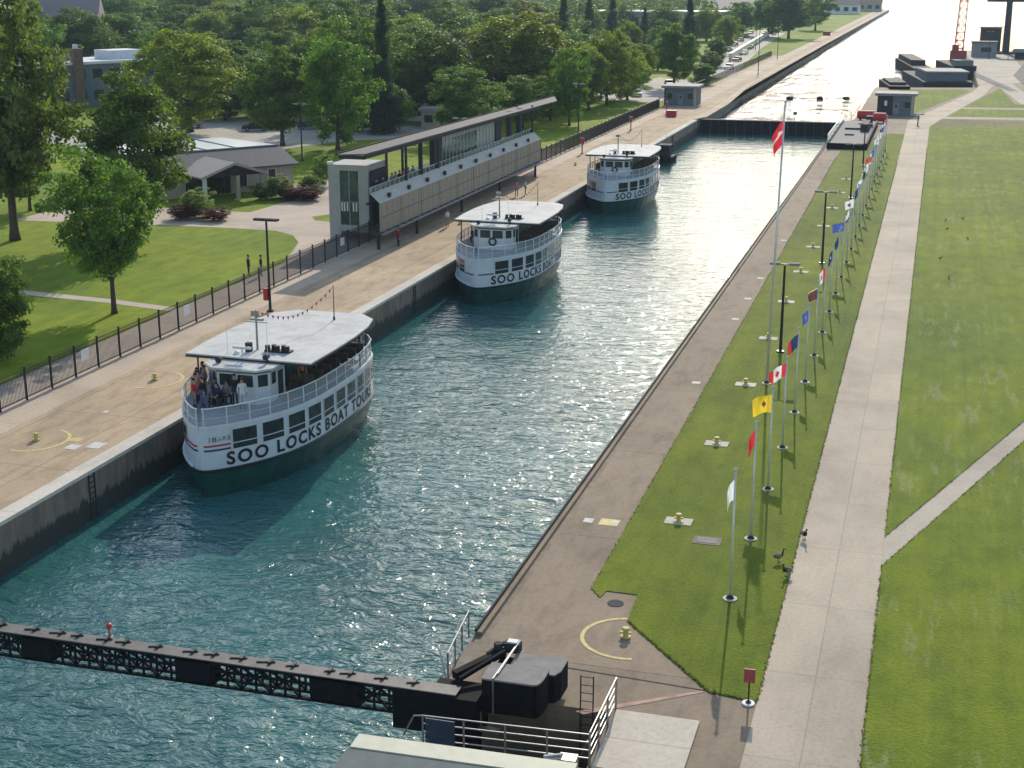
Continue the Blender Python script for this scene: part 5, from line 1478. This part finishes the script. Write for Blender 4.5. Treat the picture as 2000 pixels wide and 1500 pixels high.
# ---------------------------------------------------------------- visitor building
A = R(25)
o = empty('visitor_building', (-75.13, 152.74, 0), R(53), 'low visitor building with a dark grey roof and a beige gabled porch', 'building')
b = MB(); b.box(-14, 4.6, 0, 7.8, 0, 2.85); b.build('wall', m_cream, o)
b = MB()
e, r_ = -.6, 3.9
b.add([(-15, e, 2.75), (5.2, e, 2.75), (5.0, r_, 4.5), (-15, r_, 4.5), (-15, e, 2.9), (5.2, e, 2.9), (5.0, r_, 4.65), (-15, r_, 4.65)], [(3, 2, 1, 0), (4, 5, 6, 7), (0, 1, 5, 4), (1, 2, 6, 5), (2, 3, 7, 6), (3, 0, 4, 7)])
ro = b.build('roof', m_shingle, o)
b = MB()
b.add([(-15, r_ + .02, 4.66), (5.0, r_ + .02, 4.66), (3.2, 16.0, 4.62), (-15, 16.0, 4.62)], [(0, 1, 2, 3)])
b.box(-15, 3.1, 7.9, 15.8, 0, 4.55)
b.build('pale_rear_roof', m_seam, ro)
b = MB()
for x in (-12.0, -8.2, -4.4, -.6): b.bar((x, r_ + .1, 4.70), (x + .2, 15.9, 4.68), .16, .1)
b.bar((-15, r_, 4.68), (5.0, r_, 4.68), .22, .12)
b.build('roof_seam', m_greymetal, ro)
for x0, x1, z0_, z1_ in ((-2.6, -1.4, .7, 2.3), (1.4, 2.3, .9, 2.4)):
    b = MB(); b.box(x0, x1, -.06, -.02, z0_, z1_); wn = b.build('window', m_glass, o)
    b = MB(); b.box(x0 - .1, x0, -.09, -.02, z0_ - .1, z1_ + .1); b.box(x1, x1 + .1, -.09, -.02, z0_ - .1, z1_ + .1); b.box(x0, x1, -.09, -.02, z1_, z1_ + .1); b.build('window_frame', m_whitebld, wn)
# gabled porch reaching out from the front
b = MB()
px0, px1, pm_, py = -9.6, -1.4, -5.5, -5.5
b.add([(px0, py, 2.7), (pm_, py, 4.1), (pm_, 1.8, 4.1), (px0, 1.8, 2.7), (px0, py, 2.85), (pm_, py, 4.25), (pm_, 1.8, 4.25), (px0, 1.8, 2.85)], [(3, 2, 1, 0), (4, 5, 6, 7), (0, 1, 5, 4), (1, 2, 6, 5), (2, 3, 7, 6), (3, 0, 4, 7)])
b.add([(pm_, py, 4.1), (px1, py, 2.7), (px1, 1.8, 2.7), (pm_, 1.8, 4.1), (pm_, py, 4.25), (px1, py, 2.85), (px1, 1.8, 2.85), (pm_, 1.8, 4.25)], [(3, 2, 1, 0), (4, 5, 6, 7), (0, 1, 5, 4), (1, 2, 6, 5), (2, 3, 7, 6), (3, 0, 4, 7)])
pr_ = b.build('porch_roof', m_beigeroof, o)
b = MB(); b.bar((px0, py - .06, 2.74), (pm_, py - .06, 4.14), .1, .28); b.bar((pm_, py - .06, 4.14), (px1, py - .06, 2.74), .1, .28); b.build('barge_board', m_cream, pr_)
b = MB(); b.add([(px0 + .5, py + .3, 2.75), (px1 - .5, py + .3, 2.75), (pm_, py + .3, 3.95)], [(0, 1, 2)]); b.build('gable_glass', m_glass, o)
for x in (px0 + .6, -5.0, px1 - .6):
    b = MB(); b.box(x - .2, x + .2, py + .3, py + .6, 0, 2.75); b.build('porch_column', m_cream if x > -9 else m_whitebld, o)
b = MB(); b.box(px0 + .6, -3.5, -.1, -.04, .1, 2.5); dd = b.build('entrance_glass', m_glass, o)
b = MB()
for x in np.arange(px0 + .8, -3.6, 1.1): b.box(x, x + .08, -.14, -.1, .1, 2.5)
b.build('mullion', m_darkgrey, dd)

# ---------------------------------------------------------------- other buildings
def block(name, x, y, rz, wd, dp, h, wall, roof, label, nwin=4, floors=1, gable=0.0, trim=None):
    o = empty(name, (x, y, 0), rz, label, 'building')
    b = MB(); b.box(-wd / 2, wd / 2, 0, dp, 0, h); b.build('wall', wall, o)
    if gable:
        b = MB()
        b.add([(-wd / 2 - .4, -.4, h), (wd / 2 + .4, -.4, h), (wd / 2 + .4, dp / 2, h + gable), (-wd / 2 - .4, dp / 2, h + gable), (wd / 2 + .4, dp + .4, h), (-wd / 2 - .4, dp + .4, h)], [(0, 1, 2, 3), (3, 2, 4, 5), (1, 4, 2), (0, 3, 5), (0, 5, 4, 1)])
        b.build('roof', roof, o)
    else:
        b = MB(); b.box(-wd / 2 - .4, wd / 2 + .4, -.4, dp + .4, h, h + .5); b.build('roof', roof, o)
    for f in range(floors):
        for k in range(nwin):
            xx = -wd / 2 + wd * (k + .5) / nwin; fz = h * f / floors
            b = MB(); b.box(xx - wd / nwin * .28, xx + wd / nwin * .28, -.05, -.01, fz + h / floors * .35, fz + h / floors * .78); b.build('window', m_glass, o)
    return o
o = block('office_block', -154.5, 248, R(63), 26, 14, 8.0, m_bluegrey, m_whitebld, 'white flat roofed two storey block with a brown chimney at upper left', 7, 2)
b = MB(); b.box(-5.4, -3.6, -1.2, .6, 0, 10.6); b.box(-5.55, -3.45, -1.35, .75, 10.6, 11.0); b.build('chimney', m_brown, o)
b = MB(); b.box(-4.9, -4.1, -.5, .1, 11.0, 11.8); b.build('chimney_pot', m_whitebld, o)
b = MB(); b.box(-12, -3, 5, 11, 8.5, 10.0); b.build('roof_plant', m_rooftop, o)
b = MB(); b.box(5, 12, 3, 9, 8.5, 10.2); b.build('roof_box', m_whitebld, o)
block('house', -262, 400, R(25), 24, 18, 12, m_bluegrey, plain('mauve_roof', (.24, .19, .19), .7), 'house with a mauve roof at the top left corner', 5, 1, 6.0)
block('house', -262, 548, R(15), 16, 14, 15, m_bluegrey, m_bluegrey, 'blue gabled house on the skyline', 3, 2, 4.0)
block('warehouse', -120, 640, R(6), 62, 22, 9, m_greymetal, m_whitebld, 'long white roofed warehouse behind the skyline spruces', 10)
block('warehouse', -92, 760, R(4), 56, 40, 8, m_bluegrey, m_shingle, 'wide dark roofed warehouse left of the far channel trees', 8, 1, 5.0)
block('house', -64, 1000, R(0), 22, 18, 6, m_whitebld, m_shingle, 'white house with a dark roof near the end of the channel wall', 4, 1, 4.0)
block('house', -50, 1080, R(0), 16, 14, 6, m_cream, m_brown, 'brown roofed house nearest the end of the channel wall', 3, 1, 3.0)
block('kiosk', -78.5, 226.0, R(10), 5, 4, 2.8, m_cream, m_beigeroof, 'small cream kiosk under the trees behind the viewing stand', 2)
block('white_shed', -101.5, 232, R(18), 9, 5, 3.2, m_whitebld, m_whitebld, 'white shed at the back of the car park', 3)
block('white_shed', -90.2, 236, R(14), 12, 5, 2.6, m_whitebld, m_seam, 'long white shed between the tree trunks', 4)
block('pale_house', -112, 330, R(12), 14, 9, 8.5, m_whitebld, m_whitebld, 'pale building glimpsed right of the tall narrow spruce', 4, 2)
o = empty('barrier', (-65, 545, 0), R(3), 'long yellowish barrier beside the waterfront car park', 'barrier')
b = MB(); b.box(-.5, .5, -110, 70, .8, 2.3); b.build('rail', m_creamtrim, o)
b = MB()
for y in range(-110, 71, 12): b.box(-.3, .3, y, y + .6, 0, .8)
b.build('support', m_cream, o)

# cars
def make_car():
    o = empty('parked_car')
    prof = [(-2.15, .35), (-2.2, .75), (-1.75, .92), (-1.0, 1.0), (-.45, 1.45), (.85, 1.48), (1.55, 1.02), (2.1, .92), (2.2, .6), (2.15, .35)]
    b = MB(); n = len(prof)
    for s in (-.86, .86): b.add([(x, s * (.88 if z > 1.2 else 1), z) for x, z in prof], [tuple(range(n)) if s < 0 else tuple(reversed(range(n)))])
    for i in range(n): b.f.append((i, i + n, (i + 1) % n + n, (i + 1) % n)); b.m.append(0)
    b.build('body', m_white, o)
    b = MB()
    for s in (-1, 1):
        b.add([(-.85, s * .875, 1.03), (1.3, s * .875, 1.03), (.78, s * .80, 1.40), (-.38, s * .80, 1.40)], [(0, 1, 2, 3)])
    b.add([(-1.02, -.7, 1.03), (-1.02, .7, 1.03), (-.50, .62, 1.44), (-.50, -.62, 1.44)], [(0, 1, 2, 3)]); b.add([(1.58, -.7, 1.05), (1.58, .7, 1.05), (.92, .62, 1.47), (.92, -.62, 1.47)], [(3, 2, 1, 0)])
    b.build('window', m_glass, o)
    for x in (-1.35, 1.35):
        for s in (-.8, .8):
            b = MB(); b.tube([(x, s - .1, .32), (x, s + .1, .32)], .32, 14); wo = b.build('wheel', m_tyre, o)
            b = MB(); b.tube([(x, s - .11, .32), (x, s + .11, .32)], .18, 10); b.build('rim', m_steel, wo)
    for s in (-.6, .6):
        b = MB(); b.box(-2.22, -2.16, s - .16, s + .16, .62, .76); b.build('headlight', m_panel, o)
        b = MB(); b.box(2.16, 2.23, s - .16, s + .16, .66, .8); b.build('tail_light', m_red, o)
    return o
car = make_car()
CP = [plain('car_paint', c, .25, .03) for c in ((.02, .02, .022), (.05, .06, .08), (.6, .62, .63), (.35, .36, .38), (.05, .10, .22), (.25, .03, .03))]
cars = [(-105.5, 214.5, .5, 0, 'black car parked nearest behind the visitor building roof'), (-98.0, 219.5, .5, 1, 'dark grey car with a pale windscreen parked right of the black car'), (-118, 216, .5, 3, 'grey car half hidden left of the black car'), (-112, 236, .5, 2, 'white car at the back of the visitor car park')]
rr = random.Random(5)
cn = ['blue', 'white', 'silver', 'black']
for i in range(16):
    y = 378 + i * 19; x = -52.2 - (y - 370) * .075 - (0 if i % 2 else 6.5)
    k = [4, 2, 3, 0][i % 4]
    cars.append((x, y, 1.45, k, cn[i % 4] + ' car in the waterfront car park, ' + ['channel side', 'park side'][0 if i % 2 else 1] + ' row, ' + ['nearest', 'near', 'middle', 'far'][i // 4] + ' stretch'))
for i, (x, y) in enumerate([(-60, 300), (-63, 304), (-66, 309), (-58.5, 330)]):
    cars.append((x, y, 1.9, [3, 2, 0, 4][i], ['silver car nearest the left lock shed', 'white car second from the left lock shed', 'black car third from the left lock shed', 'blue car behind the round dense maple'][i]))
for i, (x, y, rz, k, lab) in enumerate(cars):
    c = car if i == 0 else copy_tree(car)
    c.location = (x, y, .006); c.rotation_euler = (0, 0, rz)
    bo = [q for q in c.children if q.name.startswith('body')][0]
    bo.material_slots[0].link = 'OBJECT'; bo.material_slots[0].material = CP[k]
    tag(c, lab, 'car', 'parked cars')

# ---------------------------------------------------------------- far pier end: barges, crane, mast
def barge(x, y, rz, L, W_, h, mats, label, parts):
    o = empty('barge', (x, y, ZC), rz, label, 'barge')
    b = MB(); b.add([(-W_ / 2, -L / 2 + 1.5, -.5), (W_ / 2, -L / 2 + 1.5, -.5), (W_ / 2, L / 2 - 1.5, -.5), (-W_ / 2, L / 2 - 1.5, -.5), (-W_ / 2, -L / 2, h), (W_ / 2, -L / 2, h), (W_ / 2, L / 2, h), (-W_ / 2, L / 2, h)], [(3, 2, 1, 0), (4, 5, 6, 7), (0, 1, 5, 4), (1, 2, 6, 5), (2, 3, 7, 6), (3, 0, 4, 7)]); b.build('hull', mats, o)
    for nm, bx, m in parts:
        b = MB(); b.box(*bx); b.build(nm, m, o)
    return o
barge(-.5, 372, R(8), 42, 11, 2.6, m_darkgrey, 'wide grey barge with a pale flat deck house beside the right pier', [('deck_house', (-4.4, 4.8, -17, 4, 2.6, 4.4), m_bluegrey), ('pale_roof', (-4.7, 5.1, -17.5, -5, 4.4, 4.8), m_greymetal), ('hatch', (-2, 4, 8, 17, 2.6, 3.5), m_slateroof)])
barge(-6.8, 425, R(7), 54, 5, 2.8, m_black, 'long narrow dark barge behind the wide grey barge', [('coaming', (-1.9, 1.9, -12, 24, 2.8, 4.2), m_darkgrey)])
barge(-9.5, 347, R(8), 24, 4.5, 2.6, m_black, 'small dark barge nearest the right lock shed', [('coaming', (-1.8, 1.8, -8, 8, 2.6, 3.2), m_darkgrey)])
barge(4.4, 421, R(8), 30, 6.5, 3.2, m_darkgrey, 'grey barge carrying the red lattice crane', [('winch_house', (-2.4, 2.4, -14.5, -8, 3.2, 4.6), m_slateroof)])
o = empty('lattice_crane', (5.0, 428, 1.35), R(0), 'red and white lattice crane rising at the pier end', 'crane')
b = MB(); b.box(-2.2, 2.2, -2.5, 3.5, 0, 3.0); b.box(-1.8, 0, -2.8, -.5, 3.0, 4.6); b.build('cab', m_redrust, o)
b = MB()
TOP = Vector((1.6, 7, 49))
def cor(t): 
    c_ = Vector((0, -1, 2.4)).lerp(TOP, t); w2 = 1.15 * (1 - t * .35)
    return [c_ + Vector((sx * w2, 0, sz * w2)) for sx, sz in ((-1, -1), (1, -1), (1, 1), (-1, 1))]
N_ = 22
for i in range(N_):
    a, c_ = cor(i / N_), cor((i + 1) / N_)
    mi = 0 if (i // 3) % 2 == 0 else 1
    for k in range(4):
        b.bar(a[k], c_[k], .30, .30, mi); b.bar(a[k], c_[(k + 1) % 4], .18, .18, mi); b.bar(a[k], a[(k + 1) % 4], .2, .2, mi)
b.build('boom', [m_redrust, plain('pale_crane_paint', (.45, .38, .38), .8)], o)
b = MB(); b.tube([(-.6, -2, 4.4), TOP], .05, 5); b.tube([(.6, -2, 4.4), TOP], .05, 5); b.build('cable', m_darkgrey, o)
o = empty('pier_house', (13.2, 478, 0), 0, 'grey flat roofed house at the tip of the right pier', 'building')
b = MB(); b.box(-3.7, 3.6, 0, 8, 0, 4.3); b.build('wall', m_greymetal, o)
b = MB(); b.box(-4.0, 3.9, -.4, 8.4, 4.3, 4.7); b.build('roof', m_rooftop, o)
b = MB(); b.box(-1, 2, -.05, -.01, 1.6, 3.0); b.build('window', m_glass, o)
o = empty('pilot_house', (15.8, 516, 0), 0, 'dark glazed lookout cabin behind the grey pier house', 'cabin')
b = MB(); b.box(-3.2, 3.4, 0, 5, 0, 7.6); b.build('wall', m_darkgrey, o)
b = MB(); b.box(-3.5, 3.7, -.4, 5.4, 7.6, 8.0); b.build('roof', m_greymetal, o)
for x in (-2.5, .6): 
    b = MB(); b.box(x, x + 2.3, -.06, -.01, 5.0, 7.0); b.build('window', m_glass, o)
o = empty('signal_mast', (20.4, 502, 0), 0, 'tall dark mast with a wide board at its top at the upper right', 'mast')
b = MB(); b.cyl(0, 0, 0, 17.5, 1.15, .95, 12); b.box(-3, 3, -3, 3, 0, .6); b.build('post', m_darkgrey, o)
b = MB(); b.box(-7.0, 6.0, -.5, .5, 16.2, 20.5); b.build('board', m_darkgrey, o)
o = empty('pier_shelter', (24.0, 470, 0), 0, 'low grey shelter right of the mast at the picture edge', 'shelter')
b = MB(); b.tube([(-4, 0, 0), (-4, 0, 1.6), (4, 0, 1.6), (4, 0, 0)], .15, 6); b.box(-2, 2, 1, 4, 0, 2.2); b.build('frame', m_darkgrey, o)
b = MB(); b.add([(-3, -.5, 2.0), (4, -.5, 2.0), (3.6, 2, 3.0), (-2.4, 2, 3.0), (4, 5, 2.0), (-3, 5, 2.0)], [(0, 1, 2, 3), (3, 2, 4, 5), (1, 4, 2), (0, 3, 5), (0, 5, 4, 1)]); b.build('cover', m_slateroof, o)
o = empty('float_line', (-27, 326, ZC), 0, 'line of black floats strung across the channel beyond the gate', 'float line')
b = MB(); b.tube([(-13, -3, .25), (13.3, 3, .25)], .05, 5); b.build('cable', m_darkgrey, o)
for x in (-3.8, 2.6, 8.1):
    b = MB(); b.tube([(x - .75, x * .23, .25), (x - .6, x * .23, .25), (x + .6, x * .23, .25), (x + .75, x * .23, .25)], [.15, .45, .45, .15], 10); b.build('float', m_letter, o)
o = empty('channel_rail', (-14.05, 262, 0), 0, 'grey guide frame on the right pier edge past the gate', 'railing')
b = MB()
for z in (.6, 1.3): b.tube([(0, 0, z), (.2, 62, z)], .08, 6)
for y in np.arange(0, 62, 6): b.cyl(.02, y, 0, 1.3, .07, None, 6)
b.build('rail', m_steel, o)

# ---------------------------------------------------------------- air
b = MB(); b.box(-2000, 2000, -60, 2800, -8, 62)
hz = b.build('haze', [])
hm = bpy.data.materials.new('haze'); hm.use_nodes = True
t = hm.node_tree; t.nodes.clear()
ou = t.nodes.new('ShaderNodeOutputMaterial'); pv = t.nodes.new('ShaderNodeVolumePrincipled')
pv.inputs['Color'].default_value = (0.66, 0.82, 0.97, 1)
pv.inputs['Density'].default_value = 0.00015
pv.inputs['Anisotropy'].default_value = 0.0
t.links.new(pv.outputs[0], ou.inputs['Volume'])
hz.data.materials.append(hm)
tag(hz, 'thin pale summer haze over the lock', 'haze', None, 'stuff')
